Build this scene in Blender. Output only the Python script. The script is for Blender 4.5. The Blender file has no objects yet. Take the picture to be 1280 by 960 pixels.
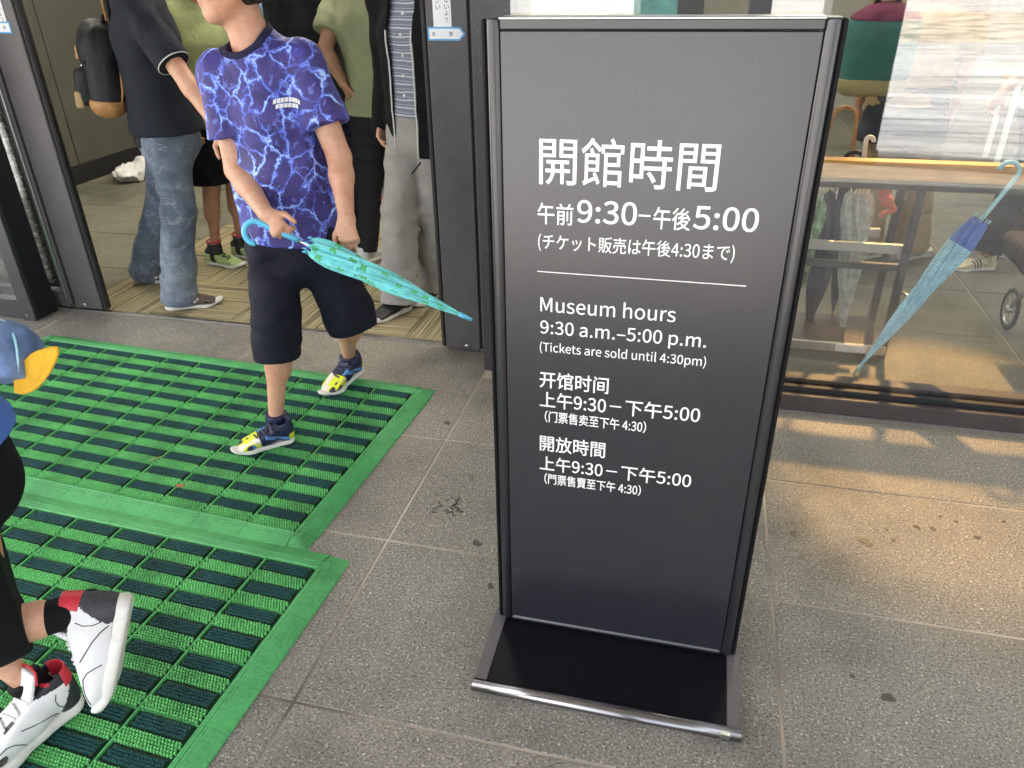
import bpy, math, random
import numpy as np
from mathutils import Vector, Matrix
from mathutils.bvhtree import BVHTree

random.seed(7)
sc = bpy.context.scene
col = sc.collection
R = math.radians

# ------------------------------------------------------------------ camera
F_PX, CAM_H = 946.5, 1.56
PITCH, ROLL, YAW = R(28.84), R(-0.99), R(14.15)
_f = Vector((-math.sin(YAW)*math.cos(PITCH), math.cos(YAW)*math.cos(PITCH), -math.sin(PITCH)))
_r0 = Vector((math.cos(YAW), math.sin(YAW), 0)); _u0 = _r0.cross(_f)
_r = math.cos(ROLL)*_r0 + math.sin(ROLL)*_u0
_u = -math.sin(ROLL)*_r0 + math.cos(ROLL)*_u0
cam_d = bpy.data.cameras.new('camera'); cam = bpy.data.objects.new('camera', cam_d); col.objects.link(cam)
M = Matrix.Identity(4)
for i in range(3):
    M[i][0], M[i][1], M[i][2] = _r[i], _u[i], -_f[i]
M[2][3] = CAM_H
cam.matrix_world = M
cam_d.sensor_width = 36; cam_d.lens = 36*F_PX/1280; cam_d.clip_start = .02; cam_d.clip_end = 1500
sc.camera = cam

# ------------------------------------------------------------------ world, sun, exposure
w = bpy.data.worlds.new('World'); sc.world = w; w.use_nodes = True
nt = w.node_tree; bg = nt.nodes['Background']
sky = nt.nodes.new('ShaderNodeTexSky'); sky.sky_type = 'NISHITA'; sky.sun_disc = False
SUN_EL, SUN_AZ = R(50), R(262)          # azimuth from +Y clockwise: left of the camera, high behind thin cloud
sky.sun_elevation = SUN_EL; sky.sun_rotation = SUN_AZ
sky.air_density = 1.0; sky.dust_density = 4.0; sky.ozone_density = 1.0
hs = nt.nodes.new('ShaderNodeHueSaturation'); hs.inputs['Saturation'].default_value = .35
nt.links.new(sky.outputs[0], hs.inputs['Color']); nt.links.new(hs.outputs[0], bg.inputs[0]); bg.inputs[1].default_value = 0.15
sd = bpy.data.lights.new('sun', 'SUN'); sd.energy = 4.2; sd.angle = R(.6); sd.color = (1, .95, .87)
so = bpy.data.objects.new('sun', sd); col.objects.link(so)
_sv = Vector((math.sin(SUN_AZ)*math.cos(SUN_EL), math.cos(SUN_AZ)*math.cos(SUN_EL), math.sin(SUN_EL)))
so.rotation_euler = _sv.to_track_quat('Z', 'Y').to_euler(); so.location = (0, -20, 30)
sc.view_settings.view_transform = 'Standard'; sc.view_settings.look = 'None'
sc.view_settings.exposure = 2.4; sc.view_settings.gamma = 1

def at(px, py, Y):
    """the world point on the plane y = Y seen at a pixel of the 1280 x 960 photograph"""
    v = _f + (px-640)/F_PX*_r - (py-480)/F_PX*_u
    return Vector((0, 0, CAM_H)) + v*(Y/v.y)

# ------------------------------------------------------------------ materials
def srgb(*c):
    return tuple(((x/255)/12.92 if x/255 <= .04045 else ((x/255+.055)/1.055)**2.4) for x in c)
def new_mat(name):
    m = bpy.data.materials.new(name); m.use_nodes = True
    return m, m.node_tree.nodes, m.node_tree.links, m.node_tree.nodes['Principled BSDF']
def noise(n, l, scale, detail=4, rough=.55, coord='Object', vec=None, stretch=None):
    t = n.new('ShaderNodeTexNoise'); t.inputs['Scale'].default_value = scale
    t.inputs['Detail'].default_value = detail; t.inputs['Roughness'].default_value = rough
    if vec is None:
        c = n.new('ShaderNodeTexCoord'); vec = c.outputs[coord]
    if stretch:
        mp = n.new('ShaderNodeMapping'); mp.inputs['Scale'].default_value = stretch
        l.new(vec, mp.inputs[0]); vec = mp.outputs[0]
    l.new(vec, t.inputs['Vector'])
    return t
def ramp(n, l, fac, stops, interp='LINEAR'):
    r = n.new('ShaderNodeValToRGB'); r.color_ramp.interpolation = interp
    e = r.color_ramp.elements
    while len(e) < len(stops): e.new(.5)
    for k, (p, c) in enumerate(stops):
        e[k].position = p; e[k].color = (*c, 1) if len(c) == 3 else c
    l.new(fac, r.inputs[0]); return r
def bump(n, l, h, strength=.3, dist=.002, p=None):
    b = n.new('ShaderNodeBump'); b.inputs['Strength'].default_value = strength; b.inputs['Distance'].default_value = dist
    l.new(h, b.inputs['Height'])
    if p is not None: l.new(b.outputs[0], p.inputs['Normal'])
    return b
def mix(n, l, a, b, fac, mode='MIX'):
    x = n.new('ShaderNodeMix'); x.data_type = 'RGBA'; x.blend_type = mode
    for i, v in ((0, fac), (6, a), (7, b)):
        if hasattr(v, 'links'): l.new(v, x.inputs[i])
        else: x.inputs[i].default_value = v if i == 0 else ((*v, 1) if len(v) == 3 else v)
    return x.outputs[2]
def plain(name, c, rough=.5, metal=0, var=.12, scale=30, bmp=.15, bdist=.001, spec=.5, sss=0, coat=0):
    m, n, l, p = new_mat(name)
    t = noise(n, l, scale)
    d = tuple(x*(1-var) for x in c); b = tuple(min(1, x*(1+var)) for x in c)
    r = ramp(n, l, t.outputs[0], [(.3, d), (.7, b)])
    l.new(r.outputs[0], p.inputs['Base Color'])
    p.inputs['Roughness'].default_value = rough; p.inputs['Metallic'].default_value = metal
    p.inputs['Specular IOR Level'].default_value = spec
    if sss:
        p.inputs['Subsurface Weight'].default_value = sss; p.inputs['Subsurface Radius'].default_value = (.012, .005, .003)
        p.inputs['Subsurface Scale'].default_value = 1
    if coat: p.inputs['Coat Weight'].default_value = coat
    if bmp: bump(n, l, t.outputs[0], bmp, bdist, p)
    return m
def cloth(name, c, weave=900, var=.14, rough=.85, fold=.35):
    m, n, l, p = new_mat(name)
    t = noise(n, l, 9, 5); t2 = noise(n, l, weave, 2)
    d = tuple(x*(1-var) for x in c); b = tuple(min(1, x*(1+var)) for x in c)
    r = ramp(n, l, t.outputs[0], [(.3, d), (.7, b)])
    o = mix(n, l, r.outputs[0], (.5, .5, .5), .0)
    s = ramp(n, l, t2.outputs[0], [(.3, (.8, .8, .8)), (.7, (1.15, 1.15, 1.15))])
    l.new(mix(n, l, r.outputs[0], s.outputs[0], 1.0, 'MULTIPLY'), p.inputs['Base Color'])
    p.inputs['Roughness'].default_value = rough; p.inputs['Specular IOR Level'].default_value = .25
    t3 = noise(n, l, 22, 3, .6)
    b1 = bump(n, l, t3.outputs[0], fold, .006); b2 = bump(n, l, t2.outputs[0], .25, .0006, p)
    l.new(b1.outputs[0], b2.inputs['Normal'])
    return m

MT = {}
def stone_mat(name, base, dark, light, warm):
    m, n, l, p = new_mat(name)
    tc = n.new('ShaderNodeTexCoord'); geo = n.new('ShaderNodeNewGeometry'); oi = n.new('ShaderNodeObjectInfo')
    P_ = geo.outputs['Position']
    g = noise(n, l, 150, 2, .6, vec=P_, stretch=(1, 1.15, 1))
    grain = ramp(n, l, g.outputs[0], [(.30, dark), (.48, base), (.60, base), (.68, light)])
    g2 = n.new('ShaderNodeTexVoronoi'); g2.inputs['Scale'].default_value = 260; l.new(P_, g2.inputs['Vector'])
    sp = ramp(n, l, g2.outputs['Color'], [(.0, (.62, .62, .62)), (.6, (1, 1, 1)), (.88, (1.0, 1.0, 1.0)), (.96, (2.3, 2.25, 2.1))])
    c1 = mix(n, l, grain.outputs[0], sp.outputs[0], .85, 'MULTIPLY')
    big = noise(n, l, 1.6, 6, .62, vec=P_)
    dirt = ramp(n, l, big.outputs[0], [(.30, (.42, .43, .40)), (.47, (.86, .86, .84)), (.60, (1.05, 1.04, 1.01)), (.75, (1.2, 1.18, 1.13))])
    c2 = mix(n, l, c1, dirt.outputs[0], .9, 'MULTIPLY')
    sm = noise(n, l, 7, 5, .7, vec=P_)
    smr = ramp(n, l, sm.outputs[0], [(.28, (.55, .56, .52)), (.40, (1, 1, 1))])
    c3 = mix(n, l, c2, smr.outputs[0], .8, 'MULTIPLY')
    rv = ramp(n, l, oi.outputs['Random'], [(0, (.84, .86, .87)), (1, (1.12, 1.09, 1.04))])
    c4 = mix(n, l, c3, rv.outputs[0], 1, 'MULTIPLY')
    l.new(c4, p.inputs['Base Color'])
    rr = ramp(n, l, sm.outputs[0], [(.3, (.5, .5, .5)), (.6, (.72, .72, .72))]); l.new(rr.outputs[0], p.inputs['Roughness'])
    bump(n, l, g.outputs[0], .35, .0012, p)
    return m
MT['stone'] = stone_mat('granite', (.278, .257, .226), (.080, .075, .066), (.60, .565, .505), 0)
MT['stone_in'] = stone_mat('interior granite', (.18, .175, .135), (.08, .077, .058), (.32, .31, .24), 0)
MT['grout'] = plain('grout', (.36, .31, .25), .9, var=.8, scale=1.3)
def plaza_mat():
    m, n, l, p = new_mat('plaza paving'); g = n.new('ShaderNodeNewGeometry'); P_ = g.outputs['Position']; oi = n.new('ShaderNodeObjectInfo')
    t = noise(n, l, 1, 6, .65, vec=P_, stretch=(.35, 3.0, 1)); t2 = noise(n, l, 3, 4, .6, vec=P_)
    r = ramp(n, l, t.outputs[0], [(.34, (.20, .195, .19)), (.5, (.45, .445, .44)), (.66, (.60, .59, .58))])
    v = ramp(n, l, oi.outputs['Random'], [(0, (.72, .72, .72)), (1, (1.1, 1.1, 1.1))])
    l.new(mix(n, l, r.outputs[0], v.outputs[0], 1, 'MULTIPLY'), p.inputs['Base Color'])
    rr = ramp(n, l, t.outputs[0], [(.35, (.15,)*3), (.6, (.6,)*3)]); l.new(rr.outputs[0], p.inputs['Roughness'])
    return m
MT['plaza'] = plaza_mat()
MT['concrete'] = plain('canopy concrete', (.38, .37, .35), .8, var=.1, scale=3)
MT['white_paint'] = plain('white ceiling paint', (.72, .70, .66), .8, var=.04, scale=3)
MT['hill'] = plain('distant trees', (.05, .075, .035), .9, var=.5, scale=1.5)

def metal_paint(name, c, rough, scr=.5):
    m, n, l, p = new_mat(name)
    t = noise(n, l, 6, 6, .65); t2 = noise(n, l, 60, 3, .7, stretch=(1, 1, .15))
    r = ramp(n, l, t.outputs[0], [(.3, tuple(x*.8 for x in c)), (.7, tuple(x*1.2 for x in c))])
    v = noise(n, l, 90, 1, .3)
    s = ramp(n, l, v.outputs[0], [(.76, (0, 0, 0)), (.80, (scr, scr, scr))])
    l.new(mix(n, l, r.outputs[0], tuple(min(1, x*3.2+.05) for x in c), s.outputs[0]), p.inputs['Base Color'])
    rr = ramp(n, l, t2.outputs[0], [(.3, (rough*.8,)*3), (.7, (min(1, rough*1.25),)*3)]); l.new(rr.outputs[0], p.inputs['Roughness'])
    bump(n, l, t2.outputs[0], .08, .0006, p)
    return m
MT['door_metal'] = metal_paint('grey door metal', (.085, .078, .080), .42)
MT['post_metal'] = metal_paint('dark post metal', (.045, .043, .046), .4)
MT['black_metal'] = metal_paint('black jamb metal', (.012, .012, .016), .35, .2)
MT['sill_metal'] = metal_paint('brown sill metal', (.055, .045, .043), .5)
MT['rubber'] = plain('black rubber', (.012, .012, .013), .6, scale=60)
MT['alu'] = plain('aluminium', (.55, .55, .54), .3, 1, var=.06, scale=40)
MT['steel'] = plain('brushed steel', (.62, .62, .62), .35, .9, var=.08, scale=40)
MT['cream'] = plain('cream paint', (.62, .57, .46), .6, var=.05)
MT['wood'] = None
def wood_mat():
    m, n, l, p = new_mat('light wood')
    t = noise(n, l, 6, 6, .6, stretch=(1, 14, 14)); 
    r = ramp(n, l, t.outputs[0], [(.3, (.46, .19, .03)), (.55, (.62, .29, .055)), (.75, (.70, .38, .09))])
    l.new(r.outputs[0], p.inputs['Base Color']); p.inputs['Roughness'].default_value = .45
    bump(n, l, t.outputs[0], .1, .001, p); return m
MT['wood'] = wood_mat()

def sign_mat(name, c, rough):
    m, n, l, p = new_mat(name)
    t = noise(n, l, 3.5, 6, .7); t2 = noise(n, l, 4, 2, .5)
    r = ramp(n, l, t.outputs[0], [(.3, tuple(x*.88 for x in c)), (.7, tuple(x*1.12 for x in c))])
    l.new(r.outputs[0], p.inputs['Base Color'])
    rr = ramp(n, l, t2.outputs[0], [(.3, (rough*.95,)*3), (.7, (rough*1.06,)*3)]); l.new(rr.outputs[0], p.inputs['Roughness']); p.inputs['Specular IOR Level'].default_value = 1.0
    return m
MT['sign_face'] = sign_mat('sign face', (.016, .016, .022), .27)
MT['sign_rail'] = sign_mat('sign rail', (.013, .013, .016), .30)
MT['sign_base'] = plain('sign base black', (.0035, .0035, .006), .42, var=.1, scale=30, spec=.22, bmp=.05)
MT['sign_side'] = plain('matte black trim', (.004, .004, .0045), .6, var=.1, spec=.2)
MT['bar'] = plain('polished base bar', (.30, .29, .30), .2, 1, var=.05, scale=30)
MT['white_ink'] = plain('white ink', (.86, .85, .84), .5, var=.02, bmp=0)
MT['black_ink'] = plain('dark ink', (.03, .03, .035), .6, var=.02, bmp=0)
MT['paper'] = plain('white sticker', (.80, .81, .82), .5, var=.03)
MT['blue_sticker'] = plain('blue sticker', (.10, .38, .72), .45, var=.06)

def glass_mat(name, boost=1.0):
    m, n, l, p = new_mat(name)
    n.remove(p); out = n['Material Output']
    tr = n.new('ShaderNodeBsdfTransparent'); tr.inputs[0].default_value = (.93, .95, .94, 1)
    gl = n.new('ShaderNodeBsdfGlossy'); gl.inputs['Roughness'].default_value = .015
    fr = n.new('ShaderNodeFresnel'); ge = n.new('ShaderNodeNewGeometry'); io = n.new('ShaderNodeMapRange')   # thin pane: same reflectance from both faces
    io.inputs[3].default_value = 1.62*boost; io.inputs[4].default_value = 1/(1.62*boost); l.new(ge.outputs['Backfacing'], io.inputs[0]); l.new(io.outputs[0], fr.inputs[0])
    dirt = noise(n, l, 5, 6, .75)
    dr = ramp(n, l, dirt.outputs[0], [(.45, (.0, .0, .0)), (.8, (.10, .10, .10))])
    df = n.new('ShaderNodeBsdfDiffuse'); df.inputs[0].default_value = (.5, .5, .5, 1)
    m1 = n.new('ShaderNodeMixShader'); m2 = n.new('ShaderNodeMixShader')
    l.new(dr.outputs[0], m1.inputs[0]); l.new(tr.outputs[0], m1.inputs[1]); l.new(df.outputs[0], m1.inputs[2])
    l.new(fr.outputs[0], m2.inputs[0]); l.new(m1.outputs[0], m2.inputs[1]); l.new(gl.outputs[0], m2.inputs[2])
    l.new(m2.outputs[0], out.inputs['Surface'])
    return m
MT['glass'] = glass_mat('window glass', 1.42)

def rubber_mat(name, c, rough, dirt=.5):
    m, n, l, p = new_mat(name); g = n.new('ShaderNodeNewGeometry'); P_ = g.outputs['Position']
    t = noise(n, l, 5, 6, .65, vec=P_); t2 = noise(n, l, 160, 3, .6, vec=P_)
    r = ramp(n, l, t.outputs[0], [(.3, tuple(x*(1-dirt) for x in c)), (.52, c), (.75, tuple(min(1, x*1.25+.01) for x in c))])
    s = ramp(n, l, t2.outputs[0], [(.28, (.62, .60, .56)), (.45, (1, 1, 1)), (.72, (1.12, 1.12, 1.1))])
    l.new(mix(n, l, r.outputs[0], s.outputs[0], 1, 'MULTIPLY'), p.inputs['Base Color'])
    rr = ramp(n, l, t.outputs[0], [(.3, (min(1, rough+.15),)*3), (.7, (rough-.08,)*3)]); l.new(rr.outputs[0], p.inputs['Roughness'])
    bump(n, l, t2.outputs[0], .25, .001, p); return m
MT['mat_green'] = rubber_mat('green rubber', (.075, .36, .115), .55, .35)
MT['mat_rib'] = plain('light green rib', (.10, .43, .14), .5, var=.2, scale=40)
MT['mat_base'] = plain('dark green base', (.006, .045, .020), .7, var=.3, scale=40)
MT['mat_pad'] = rubber_mat('dark teal pile', (.009, .072, .074), .75, .5)
MT['bristle'] = rubber_mat('green bristle', (.18, .60, .20), .5, .45)

def carpet_mat():
    m, n, l, p = new_mat('striped carpet tile')
    t = noise(n, l, 1, 3, .8, stretch=(150, 1.2, 1)); t2 = noise(n, l, 700, 2)
    t4 = noise(n, l, 1, 2, .5, stretch=(26, .6, 1))
    r = ramp(n, l, t.outputs[0], [(.34, (.030, .024, .014)), (.43, (.20, .165, .09)), (.54, (.42, .36, .20)), (.66, (.62, .55, .34))])
    r4 = ramp(n, l, t4.outputs[0], [(.36, (.3, .3, .28)), (.46, (1, 1, 1))])
    s = ramp(n, l, t2.outputs[0], [(.3, (.7, .7, .7)), (.7, (1.15, 1.15, 1.15))])
    c = mix(n, l, r.outputs[0], r4.outputs[0], .8, 'MULTIPLY')
    l.new(mix(n, l, c, s.outputs[0], 1, 'MULTIPLY'), p.inputs['Base Color'])
    p.inputs['Roughness'].default_value = .95; bump(n, l, t2.outputs[0], .5, .002, p)
    return m
MT['carpet'] = carpet_mat()
MT['olive_wall'] = plain('olive wall panel', (.085, .083, .066), .55, var=.1, scale=4)
MT['skirt'] = plain('black skirting', (.012, .012, .013), .5)
MT['far_wall'] = plain('pale interior wall', (.40, .38, .33), .8, var=.08, scale=2)

def skin_mat(name, c):
    m, n, l, p = new_mat(name)
    t = noise(n, l, 9, 4, .6); t2 = noise(n, l, 60, 4, .7); t3 = noise(n, l, 350, 2)
    r = ramp(n, l, t.outputs[0], [(.32, (c[0]*.93, c[1]*.78, c[2]*.72)), (.5, c), (.7, (min(1, c[0]*1.06), c[1]*1.10, c[2]*1.08))])
    s = ramp(n, l, t2.outputs[0], [(.3, (.90, .84, .82)), (.55, (1, 1, 1)), (.75, (1.04, 1.05, 1.05))])
    l.new(mix(n, l, r.outputs[0], s.outputs[0], 1, 'MULTIPLY'), p.inputs['Base Color'])
    p.inputs['Roughness'].default_value = .48
    p.inputs['Subsurface Weight'].default_value = .12; p.inputs['Subsurface Radius'].default_value = (.012, .005, .003); p.inputs['Subsurface Scale'].default_value = 1
    b1 = bump(n, l, t2.outputs[0], .25, .0015); b2 = bump(n, l, t3.outputs[0], .2, .0004, p); l.new(b1.outputs[0], b2.inputs['Normal'])
    return m
MT['skin'] = skin_mat('skin light', (.62, .345, .225)); MT['skin_tan'] = skin_mat('skin tanned', (.42, .225, .14))
MT['lip'] = plain('lip', (.50, .21, .17), .4, var=.05)
MT['hair'] = plain('black hair', (.012, .009, .008), .45, var=.4, scale=200, bmp=.8, bdist=.004)
MT['eye'] = plain('eye white', (.75, .73, .70), .2, var=.02, bmp=0)
MT['iris'] = plain('dark iris', (.03, .018, .012), .15, var=.02, bmp=0)

def lightning():
    m, n, l, p = new_mat('lightning print')
    tc = n.new('ShaderNodeTexCoord')
    w1 = noise(n, l, 13, 5, .65, vec=tc.outputs['Object'])
    v = n.new('ShaderNodeVectorMath'); v.operation = 'MULTIPLY_ADD'
    l.new(w1.outputs['Color'], v.inputs[0]); v.inputs[1].default_value = (.09, .09, .09); l.new(tc.outputs['Object'], v.inputs[2])
    def veins(sc_, wd):
        vo = n.new('ShaderNodeTexVoronoi'); vo.feature = 'DISTANCE_TO_EDGE'; vo.inputs['Scale'].default_value = sc_
        mp = n.new('ShaderNodeMapping'); mp.inputs['Scale'].default_value = (1.25, .6, .85); l.new(v.outputs[0], mp.inputs[0]); l.new(mp.outputs[0], vo.inputs['Vector'])
        gate = noise(n, l, sc_*1.1, 2, .5, vec=tc.outputs['Object'])
        mm = n.new('ShaderNodeMath'); mm.operation = 'MULTIPLY_ADD'
        l.new(gate.outputs[0], mm.inputs[0]); mm.inputs[1].default_value = .22*wd; mm.inputs[2].default_value = -.10*wd
        ad = n.new('ShaderNodeMath'); ad.operation = 'ADD'; l.new(vo.outputs['Distance'], ad.inputs[0]); l.new(mm.outputs[0], ad.inputs[1])
        return ad.outputs[0]
    a = veins(15, 1.0); b = veins(27, 2.4)
    base = noise(n, l, 16, 3, .6, vec=tc.outputs['Object'])
    cb = ramp(n, l, base.outputs[0], [(.3, (.032, .022, .13)), (.6, (.055, .042, .23)), (.8, (.060, .075, .40))])
    ra = ramp(n, l, a, [(.0, (.45, .66, 1.0)), (.018, (.22, .34, .96)), (.048, (.09, .12, .60)), (.12, (0, 0, 0))])
    rb = ramp(n, l, b, [(.0, (.22, .30, .90)), (.022, (.08, .10, .50)), (.05, (0, 0, 0))])
    c1 = mix(n, l, cb.outputs[0], ra.outputs[0], 1, 'LIGHTEN'); c2 = mix(n, l, c1, rb.outputs[0], .45, 'LIGHTEN')
    l.new(c2, p.inputs['Base Color']); p.inputs['Roughness'].default_value = .6
    t3 = noise(n, l, 1, 4, .6, stretch=(26, 26, 9)); bump(n, l, t3.outputs[0], .55, .010, p)
    return m
MT['lightning'] = lightning()
MT['navy_rib'] = cloth('navy neck rib', (.020, .018, .05))
MT['navy_short'] = cloth('navy shorts', (.009, .010, .020), rough=.75)
MT['black_cloth'] = cloth('black cloth', (.004, .004, .005))
MT['charcoal'] = cloth('charcoal cloth', (.020, .020, .022))
MT['polo'] = cloth('dark slate polo', (.016, .019, .027))
MT['green_shirt'] = cloth('sage green shirt', (.27, .29, .165), fold=.5)
MT['lime_shirt'] = cloth('light green shirt', (.31, .35, .16), fold=.5)
MT['grey_trouser'] = cloth('light grey trousers', (.30, .285, .265))
MT['blue_shirt'] = cloth('royal blue shirt', (.075, .17, .50))
MT['light_blue'] = cloth('pale blue shirt', (.26, .42, .62))
MT['teal_shirt'] = cloth('teal shirt', (.20, .50, .52))
MT['tan_cloth'] = cloth('tan cloth', (.42, .30, .15))
MT['pale_cloth'] = cloth('pale grey cloth', (.55, .55, .54))
MT['navy_cloth'] = cloth('navy cloth', (.010, .011, .024))
MT['teal_canvas'] = cloth('dark teal canvas', (.035, .16, .145), fold=.2)
MT['maroon'] = cloth('maroon canvas', (.16, .03, .07))
MT['khaki'] = cloth('khaki canvas', (.42, .36, .17))
MT['belt_leather'] = plain('dark belt leather', (.05, .028, .02), .5)
MT['leather'] = plain('tan leather', (.38, .19, .065), .5, var=.2, scale=40)
MT['black_nylon'] = plain('black nylon', (.012, .012, .014), .62, var=.4, scale=45, bmp=.7, bdist=.006, spec=.35)
MT['piping'] = plain('pale piping', (.6, .6, .58), .6)
MT['yellow'] = cloth('yellow cloth', (.66, .37, .03), var=.25)
MT['pink_cloth'] = cloth('salmon cloth', (.70, .22, .14))
def jeans(name, wear):
    m, n, l, p = new_mat(name)
    t = noise(n, l, 5, 6, .65, stretch=(1, 1, .55)); t2 = noise(n, l, 500, 2)
    cr = n.new('ShaderNodeTexNoise'); cr.inputs['Scale'].default_value = 11; cr.inputs['Detail'].default_value = 3
    tc = n.new('ShaderNodeTexCoord'); mp = n.new('ShaderNodeMapping'); mp.inputs['Scale'].default_value = (.5, .5, 1.3); l.new(tc.outputs['Object'], mp.inputs[0]); l.new(mp.outputs[0], cr.inputs['Vector'])
    r = ramp(n, l, t.outputs[0], [(.30, (.05, .068, .10)), (.5, (.125, .155, .205)), (.62, (.22, .26, .31)), (.76, (.40, .43, .46))])
    lines = ramp(n, l, cr.outputs[0], [(.490, (0, 0, 0)), (.498, (wear,)*3), (.503, (wear,)*3), (.512, (0, 0, 0))])
    c = mix(n, l, r.outputs[0], (.55, .58, .60), lines.outputs[0])
    s = ramp(n, l, t2.outputs[0], [(.3, (.75, .75, .75)), (.7, (1.2, 1.2, 1.2))])
    l.new(mix(n, l, c, s.outputs[0], 1, 'MULTIPLY'), p.inputs['Base Color']); p.inputs['Roughness'].default_value = .85
    bump(n, l, cr.outputs[0], .5, .01, p); return m
MT['jeans'] = jeans('washed jeans', .28); MT['denim'] = jeans('blue denim', .3)
MT['cap_denim'] = cloth('pale denim', (.13, .20, .36), var=.55, fold=.8)
def striped():
    m, n, l, p = new_mat('striped shirt cloth')
    tc = n.new('ShaderNodeTexCoord'); sp = n.new('ShaderNodeSeparateXYZ'); l.new(tc.outputs['Object'], sp.inputs[0])
    nz = noise(n, l, 10, 2); ad = n.new('ShaderNodeMath'); ad.operation = 'MULTIPLY_ADD'; l.new(nz.outputs[0], ad.inputs[0]); ad.inputs[1].default_value = .015; l.new(sp.outputs[2], ad.inputs[2])
    mu = n.new('ShaderNodeMath'); mu.operation = 'MULTIPLY'; l.new(ad.outputs[0], mu.inputs[0]); mu.inputs[1].default_value = 30
    fr = n.new('ShaderNodeMath'); fr.operation = 'FRACT'; l.new(mu.outputs[0], fr.inputs[0])
    r = ramp(n, l, fr.outputs[0], [(0, (.55, .56, .58)), (.14, (.55, .56, .58)), (.18, (.12, .14, .19)), (.4, (.20, .22, .27)), (.46, (.45, .46, .49)), (.52, (.15, .17, .22)), (.95, (.19, .21, .26))])
    l.new(r.outputs[0], p.inputs['Base Color']); p.inputs['Roughness'].default_value = .85
    t3 = noise(n, l, 22, 3, .6); bump(n, l, t3.outputs[0], .4, .006, p); return m
MT['striped'] = striped()
MT['rubber_white'] = plain('white sole rubber', (.72, .69, .63), .6, var=.1, scale=30)
MT['shoe_white'] = plain('white leather', (.76, .75, .74), .45, var=.05, scale=30)
MT['shoe_black'] = plain('black shoe', (.012, .012, .014), .5, scale=50)
MT['shoe_navy'] = plain('navy shoe mesh', (.014, .018, .055), .5, var=.4, scale=60)
MT['shoe_yellow'] = plain('neon yellow', (.70, .75, .03), .45, var=.08)
MT['shoe_brown'] = plain('brown grey knit', (.115, .085, .078), .8, var=.2, scale=120)
MT['shoe_red'] = plain('red trim', (.60, .03, .05), .5)
MT['shoe_grey'] = plain('shoe grey', (.045, .045, .05), .6, var=.3, scale=80)
MT['shoe_lime'] = plain('pale lime knit', (.42, .56, .22), .7, var=.2, scale=80)
MT['shoe_cream'] = plain('cream leather', (.70, .64, .42), .5, var=.08)
MT['shoe_blue'] = plain('shoe light blue', (.10, .24, .55), .5, var=.3, scale=60)
MT['turq_plastic'] = plain('sky blue plastic', (.12, .52, .78), .25, var=.05, scale=20)
MT['pale_plastic'] = plain('pale blue plastic', (.36, .66, .76), .25, var=.05, scale=20)

def print_mat(name, base, spot, kind):
    m, n, l, p = new_mat(name)
    tc = n.new('ShaderNodeTexCoord'); vo = n.new('ShaderNodeTexVoronoi'); vo.voronoi_dimensions = '2D'
    vo.inputs['Scale'].default_value = 1; vo.inputs['Randomness'].default_value = .75
    mp = n.new('ShaderNodeMapping'); mp.inputs['Scale'].default_value = (6.0, 5, 1) if kind == 'clover' else (30, 24, 1)
    l.new(tc.outputs['UV'], mp.inputs[0]); l.new(mp.outputs[0], vo.inputs['Vector'])
    if kind == 'clover':
        d = n.new('ShaderNodeVectorMath'); d.operation = 'SUBTRACT'; l.new(mp.outputs[0], d.inputs[0]); l.new(vo.outputs['Position'], d.inputs[1])
        s = n.new('ShaderNodeSeparateXYZ'); l.new(d.outputs[0], s.inputs[0])
        a = n.new('ShaderNodeMath'); a.operation = 'ARCTAN2'; l.new(s.outputs[1], a.inputs[0]); l.new(s.outputs[0], a.inputs[1])
        a2 = n.new('ShaderNodeMath'); a2.operation = 'MULTIPLY'; l.new(a.outputs[0], a2.inputs[0]); a2.inputs[1].default_value = 2
        si = n.new('ShaderNodeMath'); si.operation = 'SINE'; l.new(a2.outputs[0], si.inputs[0])
        ab = n.new('ShaderNodeMath'); ab.operation = 'ABSOLUTE'; l.new(si.outputs[0], ab.inputs[0])
        q = n.new('ShaderNodeMath'); q.operation = 'MULTIPLY_ADD'; l.new(ab.outputs[0], q.inputs[0]); q.inputs[1].default_value = -.15; q.inputs[2].default_value = -.10
        e = n.new('ShaderNodeMath'); e.operation = 'ADD'; l.new(vo.outputs['Distance'], e.inputs[0]); l.new(q.outputs[0], e.inputs[1])
        fac = ramp(n, l, e.outputs[0], [(.0, (1, 1, 1)), (.04, (0, 0, 0))])
    else:
        fac = ramp(n, l, vo.outputs['Distance'], [(.13, (1, 1, 1)), (.18, (0, 0, 0))])
    t = noise(n, l, 25, 3)
    b = ramp(n, l, t.outputs[0], [(.3, tuple(x*.8 for x in base)), (.7, tuple(min(1, x*1.15) for x in base))])
    l.new(mix(n, l, b.outputs[0], spot, fac.outputs[0]), p.inputs['Base Color']); p.inputs['Roughness'].default_value = .45
    bump(n, l, t.outputs[0], .3, .004, p); return m
MT['clover'] = print_mat('clover print fabric', (.20, .72, .73), (.09, .47, .17), 'clover')
MT['dotted'] = print_mat('dotted blue fabric', (.34, .67, .90), (.05, .14, .45), 'dot')
MT['blue_band'] = plain('blue band fabric', (.07, .17, .62), .5)
MT['navy_fabric'] = plain('navy umbrella fabric', (.02, .03, .07), .5)
MT['floral'] = plain('patterned umbrella fabric', (.24, .38, .24), .5, var=.9, scale=22)
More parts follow.
